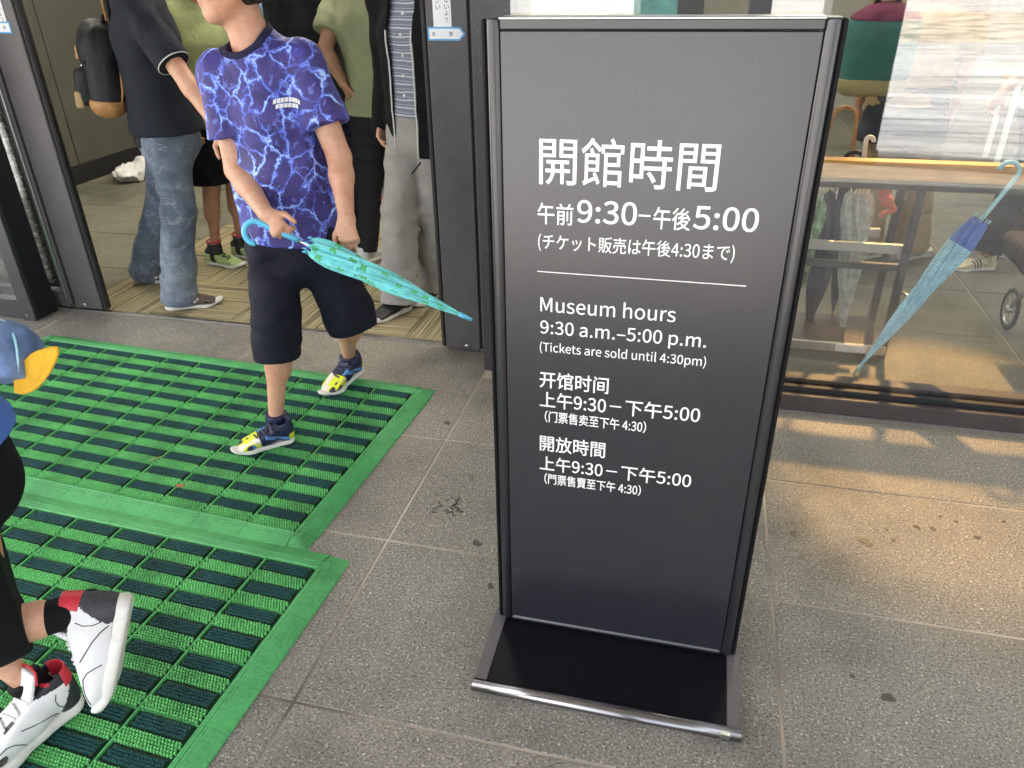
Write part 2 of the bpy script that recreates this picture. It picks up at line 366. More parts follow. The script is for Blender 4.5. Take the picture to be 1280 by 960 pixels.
def vinyl_mat():
    m, n, l, p = new_mat('clear vinyl'); n.remove(p); out = n['Material Output']
    tr = n.new('ShaderNodeBsdfTransparent'); tr.inputs[0].default_value = (.86, .9, .9, 1)
    df = n.new('ShaderNodeBsdfPrincipled'); df.inputs['Base Color'].default_value = (.62, .68, .68, 1); df.inputs['Roughness'].default_value = .15
    t = noise(n, l, 30, 4, .6); bump(n, l, t.outputs[0], .8, .01, df)
    r = ramp(n, l, t.outputs[0], [(.3, (.35,)*3), (.7, (.85,)*3)])
    x = n.new('ShaderNodeMixShader'); l.new(r.outputs[0], x.inputs[0]); l.new(tr.outputs[0], x.inputs[1]); l.new(df.outputs[0], x.inputs[2]); l.new(x.outputs[0], out.inputs['Surface'])
    return m
MT['vinyl'] = vinyl_mat()
MT['bag_white'] = plain('white plastic bag', (.72, .72, .70), .35, var=.1, scale=30, bmp=.5, bdist=.004)
MT['stain'] = plain('damp stain', (.060, .054, .046), .5, var=.3, scale=60)
MT['straw'] = plain('dry straw', (.45, .36, .16), .8)
MT['leaf'] = plain('dry leaf', (.35, .14, .05), .8)
def emit_mat(name, c, s):
    m, n, l, p = new_mat(name); p.inputs['Emission Color'].default_value = (*c, 1); p.inputs['Emission Strength'].default_value = s; return m
MT['panel_light'] = emit_mat('ceiling light diffuser', (1, .93, .80), 6.0)

# ------------------------------------------------------------------ object helpers
def tag(o, label=None, cat=None, group=None, kind=None):
    for k, v in (('label', label), ('category', cat), ('group', group), ('kind', kind)):
        if v: o[k] = v
    return o
def empty(name, loc=(0, 0, 0), rz=0, **k):
    o = bpy.data.objects.new(name, None); o.empty_display_size = .1; col.objects.link(o); o.location = loc; o.rotation_euler = (0, 0, rz)
    return tag(o, **k)
def link(name, me, parent=None, mats=None):
    o = bpy.data.objects.new(name, me); col.objects.link(o)
    if parent is not None:
        o.parent = parent
    if mats:
        for m in (mats if isinstance(mats, (list, tuple)) else [mats]): me.materials.append(m)
    return o
class MB:
    def __init__(s): s.v = []; s.f = []; s.uv = {}
    def add(s, vs, fs):
        b = len(s.v); s.v += [tuple(p) for p in vs]; s.f += [tuple(b+i for i in f) for f in fs]; return b
    def box(s, x0, x1, y0, y1, z0, z1, bev=0):
        if bev <= 0:
            s.add([(x0,y0,z0),(x1,y0,z0),(x1,y1,z0),(x0,y1,z0),(x0,y0,z1),(x1,y0,z1),(x1,y1,z1),(x0,y1,z1)],
                  [(3,2,1,0),(4,5,6,7),(0,1,5,4),(1,2,6,5),(2,3,7,6),(3,0,4,7)])
        else:
            r = []
            b = bev
            pts = []
            for (z, i) in ((z0, b), (z0+b, 0), (z1-b, 0), (z1, b)):
                xa, xb, ya, yb = x0+i, x1-i, y0+i, y1-i
                q = b if i == 0 else b*.4
                pts += [(xa+q,ya,z),(xb-q,ya,z),(xb,ya+q,z),(xb,yb-q,z),(xb-q,yb,z),(xa+q,yb,z),(xa,yb-q,z),(xa,ya+q,z)]
            fs = [tuple(range(7,-1,-1)), tuple(range(24,32))]
            for k in range(3):
                for i in range(8):
                    j = (i+1) % 8; fs.append((k*8+i, k*8+j, k*8+8+j, k*8+8+i))
            s.add(pts, fs)
        return s
    def tube(s, pts, rad, seg=10, cap=True, flat=1.0):
        pts = [Vector(p) for p in pts]; n = len(pts)
        rad = rad if hasattr(rad, '__len__') else [rad]*n
        up = None; rings = []
        for i in range(n):
            t = (pts[min(i+1, n-1)]-pts[max(i-1, 0)]).normalized()
            if up is None: up = t.orthogonal().normalized()
            up = (up - t*up.dot(t)).normalized(); sd_ = t.cross(up)
            rings.append([pts[i] + (up*math.cos(a)+sd_*math.sin(a)*flat)*rad[i] for a in [2*math.pi*k/seg for k in range(seg)]])
        vs = [p for r_ in rings for p in r_]; fs = []
        for i in range(n-1):
            for k in range(seg):
                j = (k+1) % seg; fs.append((i*seg+k, i*seg+j, (i+1)*seg+j, (i+1)*seg+k))
        if cap: fs += [tuple(range(seg-1, -1, -1)), tuple((n-1)*seg+k for k in range(seg))]
        s.add(vs, fs); return s
    def prism(s, poly, z0, z1, axis='z'):
        n = len(poly)
        f3 = {'z': lambda a, b, c: (a, b, c), 'y': lambda a, b, c: (a, c, b), 'x': lambda a, b, c: (c, a, b)}[axis]
        s.add([f3(a, b, z0) for a, b in poly]+[f3(a, b, z1) for a, b in poly],
              [tuple(range(n-1, -1, -1)), tuple(range(n, 2*n))]+[(i, (i+1) % n, n+(i+1) % n, n+i) for i in range(n)])
        return s
    def mesh(s, name, smooth=False):
        me = bpy.data.meshes.new(name); me.from_pydata(s.v, [], s.f); me.update()
        import bmesh
        b = bmesh.new(); b.from_mesh(me); bmesh.ops.recalc_face_normals(b, faces=b.faces); b.to_mesh(me); b.free()
        if smooth: me.polygons.foreach_set('use_smooth', [True]*len(me.polygons))
        return me
    def build(s, name, mat, parent=None, smooth=False):
        return link(name, s.mesh(name, smooth), parent, mat)
def local(parent, *pts):
    return [Vector(p)-Vector(parent.location) for p in pts]

# ------------------------------------------------------------------ signed distance shapes, grown into one continuous mesh
_tab = np.random.RandomState(3).rand(32, 32, 32).astype(np.float32)*2-1
def vnoise(p):
    i = np.floor(p).astype(int); f = p-i; f = f*f*(3-2*f); i &= 31; j = (i+1) & 31
    x0, y0, z0 = i.T; x1, y1, z1 = j.T; fx, fy, fz = f.T
    def L(a, b, t): return a+(b-a)*t
    return L(L(L(_tab[x0,y0,z0], _tab[x1,y0,z0], fx), L(_tab[x0,y1,z0], _tab[x1,y1,z0], fx), fy),
             L(L(_tab[x0,y0,z1], _tab[x1,y0,z1], fx), L(_tab[x0,y1,z1], _tab[x1,y1,z1], fx), fy), fz)
def A(v): return np.array(v, float)
def rc(a, b, ra, rb):
    a, b = A(a), A(b); ba = b-a; L2 = max(ba@ba, 1e-12)
    def f(p):
        t = np.clip(((p-a)@ba)/L2, 0, 1)
        return np.linalg.norm(p-a-t[:, None]*ba, axis=1)-(ra+(rb-ra)*t)
    f.bb = (np.minimum(a-ra, b-rb), np.maximum(a+ra, b+rb)); return f
def ec(a, b, side, ra, rb):
    """elliptical cone from a to b; ra, rb = (half width along side, half depth)"""
    a, b, side = A(a), A(b), A(side); ba = b-a; L = np.linalg.norm(ba); ax = ba/L
    side = side-ax*(side@ax); side /= np.linalg.norm(side); fr = np.cross(ax, side)
    def f(p):
        q = p-a; t = np.clip((q@ax)/L, 0, 1); q = q-t[:, None]*ba
        w_ = ra[0]+(rb[0]-ra[0])*t; d_ = ra[1]+(rb[1]-ra[1])*t; m_ = np.minimum(w_, d_)
        u = q@side; v = q@fr; h = q@ax
        return (np.sqrt((u/w_)**2+(v/d_)**2+(h/m_)**2)-1)*m_
    mm = max(ra[0], rb[0], ra[1], rb[1]); f.bb = (np.minimum(a, b)-mm, np.maximum(a, b)+mm); return f
def el(c, r, rot=None):
    c, r = A(c), A(r); Rm = np.eye(3) if rot is None else np.array(rot).reshape(3, 3)
    def f(p):
        q = (p-c)@Rm; return (np.linalg.norm(q/r, axis=1)-1)*r.min()
    m_ = r.max(); f.bb = (c-m_, c+m_); return f
def rbox(c, h, rad, rot=None):
    c, h = A(c), A(h); Rm = np.eye(3) if rot is None else np.array(rot).reshape(3, 3)
    def f(p):
        q = np.abs((p-c)@Rm)-(h-rad); return np.linalg.norm(np.maximum(q, 0), axis=1)+np.minimum(q.max(1), 0)-rad
    m_ = np.linalg.norm(h); f.bb = (c-m_, c+m_); return f
def smin(a, b, k):
    if k <= 0: return np.minimum(a, b)
    h = np.clip(.5+.5*(b-a)/k, 0, 1); return b+(a-b)*h-k*h*(1-h)
def smax(a, b, k): return -smin(-a, -b, k)
def union(prims, k=.02):
    def f(p):
        d = None
        for q in prims:
            fn, kk = q if isinstance(q, tuple) else (q, k)
            e = fn(p); d = e if d is None else smin(d, e, kk)
        return d
    bbs = [(q[0] if isinstance(q, tuple) else q).bb for q in prims]
    f.bb = (np.min([b[0] for b in bbs], 0), np.max([b[1] for b in bbs], 0)); return f
def folds(f, amp, sc_=(9, 9, 9), seed=0, sharp=True):
    s_ = A(sc_)
    def g(p):
        n_ = vnoise(p*s_+seed*3.7+40); n2 = vnoise(p*s_*2.3+seed*5.1+80)
        d = (1-2*np.abs(n_)) if sharp else n_
        return f(p)-amp*(.75*d+.35*n2)
    g.bb = (f.bb[0]-amp, f.bb[1]+amp); return g
def cut(f, pt, nrm, k=.006):
    """keep the side the normal points away from"""
    pt, nrm = A(pt), A(nrm)/np.linalg.norm(nrm)
    def g(p): return smax(f(p), (p-pt)@nrm, k)
    g.bb = f.bb; return g
def minus(f, h, k=.004):
    def g(p): return smax(f(p), -h(p), k)
    g.bb = f.bb; return g
def both(f, h, k=.004):
    def g(p): return smax(f(p), h(p), k)
    g.bb = (np.maximum(f.bb[0], h.bb[0]), np.minimum(f.bb[1], h.bb[1])); return g
def shell(f, t):
    def g(p):
        d = f(p); return np.maximum(d, -(d+t))
    g.bb = f.bb; return g
def off(f, t):
    def g(p): return f(p)-t
    g.bb = (f.bb[0]-t, f.bb[1]+t); return g

def poly(f, res, pad=.012, name='m', zone=None, nmat=1):
    lo, hi = f.bb[0]-pad, f.bb[1]+pad; m_ = 4
    nb = np.ceil((hi-lo)/(res*m_)).astype(int)+1; N = nb*m_
    ci = np.stack(np.meshgrid(*[np.arange(k) for k in nb], indexing='ij'), -1).reshape(-1, 3)
    cv = np.empty(len(ci), np.float32)
    cp = lo+(ci*m_+(m_-1)/2)*res
    for i in range(0, len(cp), 200000): cv[i:i+200000] = f(cp[i:i+200000])
    act = np.abs(cv) < res*m_*1.25+.004
    D = np.repeat(np.repeat(np.repeat(cv.reshape(nb), m_, 0), m_, 1), m_, 2).astype(np.float32)
    o = np.stack(np.meshgrid(*[np.arange(m_)]*3, indexing='ij'), -1).reshape(-1, 3)
    ai = (ci[act][:, None, :]*m_+o[None]).reshape(-1, 3)
    for i in range(0, len(ai), 200000):
        a = ai[i:i+200000]; D[a[:, 0], a[:, 1], a[:, 2]] = f(lo+a*res)
    S = D < 0
    c = np.zeros(tuple(N-1), np.uint8)
    for dx in (0, 1):
        for dy in (0, 1):
            for dz in (0, 1): c += S[dx:N[0]-1+dx, dy:N[1]-1+dy, dz:N[2]-1+dz]
    cells = np.argwhere((c > 0) & (c < 8))
    idx = np.full(tuple(N-1), -1, np.int32); idx[cells[:, 0], cells[:, 1], cells[:, 2]] = np.arange(len(cells))
    acc = np.zeros((len(cells), 3)); cnt = np.zeros(len(cells))
    cr = [(x, y, z) for x in (0, 1) for y in (0, 1) for z in (0, 1)]
    for a in cr:
        for ax in range(3):
            if a[ax]: continue
            b = list(a); b[ax] = 1
            da = D[cells[:,0]+a[0], cells[:,1]+a[1], cells[:,2]+a[2]]; db = D[cells[:,0]+b[0], cells[:,1]+b[1], cells[:,2]+b[2]]
            x = (da < 0) != (db < 0); t = np.where(x, da/np.where(x, da-db, 1), 0)
            p = np.tile(A(a), (len(cells), 1)); p[:, ax] += t; acc[x] += p[x]; cnt[x] += 1
    V = lo+(cells+acc/cnt[:, None])*res
    Q = []
    for ax in range(3):
        u, v = (ax+1) % 3, (ax+2) % 3
        s0 = [slice(1, k-1) for k in N]; s1 = list(s0); s0[ax] = slice(0, N[ax]-1); s1[ax] = slice(1, N[ax])
        X = S[tuple(s0)] != S[tuple(s1)]
        e = np.argwhere(X); e[:, u] += 1; e[:, v] += 1
        if not len(e): continue
        q = []
        for du, dv in ((-1, -1), (0, -1), (0, 0), (-1, 0)):
            k = e.copy(); k[:, u] += du; k[:, v] += dv; q.append(idx[k[:, 0], k[:, 1], k[:, 2]])
        q = np.stack(q, 1); fl = ~S[e[:, 0], e[:, 1], e[:, 2]]; q[fl] = q[fl][:, ::-1]; Q.append(q)
    Q = np.concatenate(Q); Q = Q[(Q >= 0).all(1)]
    # one light smoothing pass
    nb_sum = np.zeros_like(V); nb_c = np.zeros(len(V))
    for a, b in ((0, 1), (1, 2), (2, 3), (3, 0)):
        np.add.at(nb_sum, Q[:, a], V[Q[:, b]]); np.add.at(nb_c, Q[:, a], 1)
        np.add.at(nb_sum, Q[:, b], V[Q[:, a]]); np.add.at(nb_c, Q[:, b], 1)
    V = V*.55+.45*nb_sum/np.maximum(nb_c, 1)[:, None]
    return V, Q
def to_mesh(name, V, Q, zones=None):
    me = bpy.data.meshes.new(name); me.vertices.add(len(V)); me.vertices.foreach_set('co', V.astype(np.float32).ravel())
    me.loops.add(len(Q)*4); me.loops.foreach_set('vertex_index', Q.astype(np.int32).ravel())
    me.polygons.add(len(Q)); me.polygons.foreach_set('loop_start', np.arange(0, len(Q)*4, 4, dtype=np.int32))
    try: me.polygons.foreach_set('loop_total', np.full(len(Q), 4, np.int32))
    except Exception: pass
    me.polygons.foreach_set('use_smooth', np.ones(len(Q), bool))
    if zones is not None: me.polygons.foreach_set('material_index', zones.astype(np.int32))
    me.update(calc_edges=True); return me
def grow(name, f, res, parent, mats, zone=None, label=None):
    """an SDF in world coordinates -> one mesh under parent"""
    V, Q = poly(f, res)
    z = None
    if zone is not None: z = zone(V[Q].mean(1))
    if parent is not None: V = V-A(parent.location)
    o = link(name, to_mesh(name, V, Q, z), parent, mats)
    if label: o['label'] = label
    return o

# ================================================================== the setting
MB().box(-150, 150, -200, 60, -.30, -.05).build('ground', MT['plaza'])['kind'] = 'structure'
YJ = [-1.92, -1.32, -.72, -.12, .48, 1.077, 1.685, 2.270]      # joints running along the facade
XJ = [-5.45, -4.30, -3.15, -1.985, -.834, .314, 1.462, 2.61, 3.76, 4.9]
pav = MB().box(-5.46, 4.91, -1.93, 3.06, -.06, -.0022).build('pavement', MT['grout']); pav['kind'] = 'structure'
def slab_mesh(wx, wy, name):
    return MB().box(.0038, wx-.0038, .0038, wy-.0038, -.04, 0, .0016).mesh(name)
_cache = {}
def slab(name, x0, x1, y0, y1, parent, mat):
    k = (round(x1-x0, 3), round(y1-y0, 3), mat.name)
    if k not in _cache:
        me = slab_mesh(x1-x0, y1-y0, name); me.materials.append(mat); _cache[k] = me
    o = bpy.data.objects.new(name, _cache[k]); col.objects.link(o); o.parent = parent
    o.location = (x0, y0, random.uniform(-.0012, .0004)); return o
for i in range(len(XJ)-1):
    for j in range(len(YJ)):
        y0 = YJ[j]; y1 = YJ[j+1] if j+1 < len(YJ) else (2.775 if XJ[i] >= -.9 else 3.055)
        slab('paving_slab', XJ[i], XJ[i+1], y0, y1, pav, MT['stone'])
# wide plaza beyond the canopy, laid in long planks of stone
pz = MB().box(-20, 24, -26, -1.94, -.06, -.0045).build('plaza', MT['grout']); pz['kind'] = 'structure'
pm = MB().box(.004, 4.39, .004, .396, -.04, 0, .002).mesh('plaza_slab'); pm.materials.append(MT['plaza'])
for i in range(5):
    for j in range(30):
        o = bpy.data.objects.new('plaza_slab', pm); col.objects.link(o); o.parent = pz
        o.location = (-11+i*4.4+(j % 3)*1.3, -2.34-j*.4, 0)
# damp marks and dirt on the slabs: thin irregular films
def blot(px, py, r, seed, ir=.35, sy=1.0):
    v = at(px, py, 1); v = Vector((0, 0, CAM_H))+(v-Vector((0, 0, CAM_H)))*(CAM_H/(CAM_H-v.z))
    rr = random.Random(seed); m_ = MB(); n_ = 14
    ph = [rr.uniform(0, 6.28) for _ in range(3)]
    pl = []
    for k in range(n_):
        a = 2*math.pi*k/n_; q = r*(1+ir*(.6*math.sin(2*a+ph[0])+.4*math.sin(3*a+ph[1])+.3*math.sin(5*a+ph[2])))
        pl.append((v.x+q*math.cos(a), v.y+q*math.sin(a)*sy))
    m_.prism(pl, .0004, .0012); m_.build('stain', MT['stain'], pav)
for i, (x, y, r) in enumerate([(992, 667, .012), (1080, 676, .014), (1086, 681, .01), (1110, 872, .014), (1145, 658, .008), (1166, 661, .009), (1117, 675, .007), (1148, 660, .006), (1222, 672, .008), (596, 679, .014), (613, 733, .010), (559, 529, .013), (1108, 662, .005), (1195, 652, .006), (1255, 652, .006), (1175, 646, .005), (1065, 845, .006)]):
    blot(x, y, r, i)
for i, (x, y) in enumerate([(556, 633), (566, 628), (575, 634), (562, 640), (571, 626), (549, 637), (578, 628), (568, 636)]):
    [blot(x+random.uniform(-9, 9), y+random.uniform(-5, 5), random.uniform(.0025, .006), 50+i*4+q, .6) for q in range(4)]

# interior floor: granite slabs, with a field of striped carpet tiles inside the door
inf = MB().box(-5.3, 7, 3.06, 14, -.06, -.0045).build('interior_floor', MT['grout']); inf['kind'] = 'structure'
YI = [3.062+.6*k for k in range(13)]; XI = [-5.2, -4.37, -3.205]+[-.834+1.148*k for k in range(0, 6)]
for j in range(12):
    for i in range(len(XI)-1):
        if i == 2: continue
        slab('floor_slab', XI[i], XI[i+1], YI[j], YI[j+1], inf, MT['stone_in'])
MB().box(-3.2, -.84, 8.1, 10.2, -.04, 0).build('floor_slab', MT['stone_in'], inf)
ct = .4735
cm = MB().box(.0012, ct-.0012, .0012, ct-.0012, -.02, .004, .003).mesh('carpet_tile'); cm.materials.append(MT['carpet'])
cp = MB().box(-3.203, -.836, 3.075, 8.10, -.0035, -.0015).build('carpet', MT['mat_base']); cp['kind'] = 'structure'
for i in range(5):
    for j in range(10):
        o = bpy.data.objects.new('carpet_tile', cm); col.objects.link(o); o.parent = cp
        o.location = (-3.203+i*ct, 3.075+j*ct, 0)
        if (i+j) % 2: o.rotation_euler = (0, 0, R(90)); o.location.x += ct
MB().box(-3.21, -.83, 3.052, 3.078, -.03, .006, .002).build('threshold_strip', MT['alu'], cp)
# interior shell
iw = empty('interior_wall', (-5.12, 0, 0), label='olive grey panelled wall with a black skirting inside the doorway', cat='wall')
for y0 in (3.06, 4.2, 5.46, 6.72, 7.98, 9.24):
    y1 = {3.06: 4.195, 4.2: 5.455}.get(y0, y0+1.255)
    MB().box(-.09, 0, y0+.003, y1-.003, .15, 3.2, .003).build('wall_panel', MT['olive_wall'], iw)
MB().box(-.12, -.092, 3.06, 10.5, 0, 3.2).build('wall_backing', MT['skirt'], iw)
MB().box(-.09, .012, 3.06, 10.5, 0, .149, .003).build('skirting', MT['skirt'], iw)
bw = MB().box(-5.3, 7, 10.3, 10.5, 0, 3.2).build('back_wall', MT['far_wall']); bw['kind'] = 'structure'
ew = MB().box(6.9, 7.1, 2.9, 10.3, 0, 3.2).build('end_wall', MT['far_wall']); ew['kind'] = 'structure'
ce = MB().box(-5.5, 7.1, 2.95, 10.5, 3.2, 3.35).build('ceiling', MT['white_paint']); ce['kind'] = 'structure'
for x, y in ((-4.0, 4.6), (-2.0, 4.6), (-2.0, 7.0), (.8, 4.6), (.8, 7.2), (3.4, 4.8), (3.4, 7.4)):
    cl = empty('ceiling_light', (x, y, 3.19), label='square ceiling light panel %s %s' % ('just inside' if y < 6 else 'deep behind', {-4.0: 'the doorway beside the olive wall', -2.0: 'the middle of the doorway', .8: 'the sign and umbrella rack', 3.4: 'the far right end of the glass'}[x]), cat='ceiling light', group='ceiling lights in the entrance hall')
    MB().box(-.42, .42, -.42, .42, -.03, .0, .004).build('light_frame', MT['alu'], cl)
    MB().box(-.38, .38, -.38, .38, -.036, -.031).build('diffuser', MT['panel_light'], cl)
# canopy over the entrance
cn = MB().box(-8, 9, -1.3, 3.06, 3.3, 3.5).build('canopy', MT['concrete']); cn['kind'] = 'structure'
pc = empty('canopy_column', (1.18, -1.9, 0), label='square dark column carrying the canopy behind the viewer', cat='column')
MB().box(-.28, .28, -.28, .28, 0, 3.5, .01).build('shaft', MT['post_metal'], pc)
MB().box(-.30, .30, -.30, .30, 0, .12, .01).build('base_plate', MT['black_metal'], pc)

# ------------------------------------------------------------------ entrance facade
GY = 2.84
fc = empty('entrance_facade', (-.82, GY, 0), label='glass front right of the doorway with dark posts and a brown sill', cat='glass wall')
def fb(name, mat, x0, x1, y0, y1, z0, z1, bev=.003):
    return MB().box(x0+.82, x1+.82, y0-GY, y1-GY, z0, z1, bev).build(name, MT[mat], fc)
fb('post', 'post_metal', -.842, -.70, 2.845, 2.965, 0, 3.2)
fb('mullion', 'post_metal', .095, .165, 2.79, 2.90, .078, 3.2)
fb('mullion', 'post_metal', 2.9, 2.97, 2.79, 2.90, .078, 3.2)
fb('sill', 'sill_metal', -.70, 4.9, 2.765, 2.93, 0, .07, .004)
fb('glazing_bead', 'rubber', -.698, 4.9, 2.80, 2.826, .071, .092, .002)
fb('glazing_bead', 'sill_metal', -.698, 4.9, 2.858, 2.915, .071, .10, .002)
fb('floor_trim', 'alu', -.70, 4.9, 2.757, 2.7635, 0, .008, 0)
fb('header', 'post_metal', -.842, 4.9, 2.78, 2.96, 3.202, 3.299)
for x0, x1 in ((-.699, .094), (.166, 2.899), (2.971, 4.9)):
    fb('pane', 'glass', x0, x1, 2.838, 2.846, .075, 3.2, 0)
# left fixed light
lf = empty('side_window', (-3.24, 2.93, 0), label='dark framed fixed window left of the doorway', cat='window')
def lb(name, mat, x0, x1, y0, y1, z0, z1, bev=.003):
    return MB().box(x0+3.24, x1+3.24, y0-2.93, y1-2.93, z0, z1, bev).build(name, MT[mat], lf)
lb('post', 'black_metal', -3.325, -3.243, 2.90, 3.035, 0, 3.2)
lb('post_cover', 'post_metal', -3.325, -3.246, 2.884, 2.8985, .0, 3.2, .002)
lb('bottom_rail', 'post_metal', -5.0, -3.328, 2.90, 2.95, 0, .105)
lb('bottom_rail', 'black_metal', -5.0, -3.328, 2.955, 3.035, 0, .06)
lb('pane', 'glass', -5.0, -3.328, 2.922, 2.93, .106, 3.2, 0)
for k in range(2):
    z = .55 if k else .03
    MB().tube([(-.05, -.050, z), (-.05, -.0445, z)], .007, 12).build('bolt', MT['alu'], lf)
lw = MB().box(-8, -5.0, 2.88, 3.06, 0, 3.3).build('outer_wall', MT['post_metal']); lw['kind'] = 'structure'
# slats added behind the left pane to imitate striped reflections in its glass
bl = empty('reflection_slats', (-4.2, 3.2, 0), label='dark slats added behind the left window to imitate striped reflections', cat='reflection slats')
sm_ = MB().box(-.75, .85, -.012, .012, 0, .05, .003).mesh('slat'); sm_.materials.append(MT['post_metal'])
for k in range(26):
    o = bpy.data.objects.new('slat', sm_); col.objects.link(o); o.parent = bl; o.location = (0, 0, .06+k*.062); o.rotation_euler = (R(28), 0, 0)
for x in (-.7, .8): MB().box(x-.015, x+.015, .02, .05, 0, 1.75).build('upright', MT['black_metal'], bl)

# ------------------------------------------------------------------ sliding doors
FONT = None
try:
    FONT = bpy.data.fonts.load(bpy.utils.system_resource('DATAFILES', path='fonts')+'/Noto Sans CJK Regular.woff2')
except Exception:
    FONT = None
def stroke_text(body, size, parent, loc, mat, name='lettering', w=None, h=None, bold=0):
    """flat lettering as a mesh standing in the XZ plane; bold thickens the strokes by shifted copies of each letter"""
    cu = bpy.data.curves.new(name, 'FONT'); cu.body = body; cu.size = 1
    if FONT: cu.font = FONT
    cu.resolution_u = 5
    t = bpy.data.objects.new(name, cu); col.objects.link(t); bpy.context.view_layer.update()
    me = t.evaluated_get(bpy.context.evaluated_depsgraph_get()).to_mesh()
    vs = [(v.co.x, v.co.y) for v in me.vertices]; fs = [tuple(p.vertices) for p in me.polygons]
    t.to_mesh_clear(); bpy.data.objects.remove(t); bpy.data.curves.remove(cu)
    x0 = min(v[0] for v in vs); x1 = max(v[0] for v in vs); y0 = min(v[1] for v in vs); y1 = max(v[1] for v in vs)
    sy = h/(y1-y0) if h else None; sx = w/(x1-x0) if w else sy
    if sy is None: sy = sx
    m_ = MB()
    sh_ = [(0, 0)] if not bold else [(0, 0), (bold, 0), (-bold, 0), (0, bold), (0, -bold), (bold*.7, bold*.7), (-bold*.7, bold*.7), (bold*.7, -bold*.7), (-bold*.7, -bold*.7)]
    for i, (a, b) in enumerate(sh_):
        m_.add([((x-x0)*sx+a, -.000006*i, (y-y0)*sy+b) for x, y in vs], fs)
    me2 = bpy.data.meshes.new(name); me2.from_pydata(m_.v, [], m_.f); me2.update()
    o = link(name, me2, parent, MT[mat]); o.location = loc
    return o
def door(loc, s, label):
    """leading stile at local x = 0, the leaf running to s*x; s = 1 opens to the right"""
    d = empty('sliding_door', loc, label=label, cat='sliding door')
    def b(name, mat, x0, x1, y0, y1, z0, z1, bev=.003):
        a, c = sorted((x0*s, x1*s)); return MB().box(a, c, y0, y1, z0, z1, bev).build(name, MT[mat], d)
    b('stile', 'door_metal', .0, .165, 0, .05, .012, 2.4, .004)
    b('stile_groove', 'rubber', .166, .176, .012, .05, .02, 2.4, 0)
    b('stile', 'door_metal', .177, .200, -.004, .05, .03, 2.4, .003)
    b('gasket', 'rubber', -.024, -.001, .006, .046, .012, 2.4, .008)
    b('stile', 'door_metal', .93, 1.02, 0, .05, .012, 2.4)
    b('bottom_rail', 'door_metal', .201, .929, .003, .047, .012, .10)
    b('top_rail', 'door_metal', .0, 1.02, .002, .048, 2.402, 2.48)
    b('pane', 'glass', .201, .929, .02, .028, .101, 2.40, 0)
    bo = MB(); x = s*.103; bo.tube([(x, .001, .032), (x, -.004, .032), (x, -.006, .032)], [.011, .011, .007], 14); o = bo.build('bolt', MT['alu'], d, True)
    MB().box(x-.0045, x+.0045, -.0072, -.0062, .0305, .0335).build('slot', MT['rubber'], o)
    return d
dr = door((-1.068, 3.0, 0), 1, 'dark grey sliding door right of the doorway, slid open behind the post')
dl = door((-2.985, 3.06, 0), -1, 'dark grey sliding door left of the doorway, slid open behind the side window')
def arrow_tag(par, x0, x1, z0, z1, s):
    tip = .022; zc = (z0+z1)/2
    def pg(i):
        if s > 0: return [(x0+i, z0+i), (x1-tip-i*.4, z0+i), (x1-i*1.4, zc), (x1-tip-i*.4, z1-i), (x0+i, z1-i)]
        return [(x1-i, z1-i), (x0+tip+i*.4, z1-i), (x0+i*1.4, zc), (x0+tip+i*.4, z0+i), (x1-i, z0+i)]
    o = MB().prism(pg(0), -.0022, -.0006, 'y').build('arrow_sticker', MT['blue_sticker'], par)
    MB().prism(pg(.006), -.0030, -.0023, 'y').build('sticker_face', MT['paper'], o)
    xl = x0+.018 if s > 0 else x0+.036
    stroke_text('自', .02, o, (xl, -.0033, zc-.0075), 'black_ink', h=.015)
    stroke_text('動', .02, o, (xl+.068, -.0033, zc-.0075), 'black_ink', h=.015)
arrow_tag(dr, .006, .155, 1.319, 1.366, 1)
def notice(par, x0, x1):
    o = MB().box(x0, x1, -.0016, -.0005, 1.3665, 1.72).build('notice_sticker', MT['paper'], par)
    xm = x0+(x1-x0)*.77; xs_ = x0+(x1-x0)*.29
    for i, ch in enumerate('はさまれないよう'): stroke_text(ch, .02, o, (xm-.009, -.0019, 1.383+.0215*(7-i)), 'black_ink', h=.0165, name='lettering')
    for i, ch in enumerate('ください'): stroke_text(ch, .02, o, (xs_-.009, -.0019, 1.425+.0215*(3-i)), 'black_ink', h=.0165)
notice(dr, .031, .102)
arrow_tag(dl, -.182, -.040, 1.336, 1.383, -1)
notice(dl, -.125, -.052)
# a dark strip and worn bright edge on the left leaf's face
MB().box(-.222, -.202, -.006, .03, .05, 2.4, .003).build('edge_strip', MT['alu'], dl)

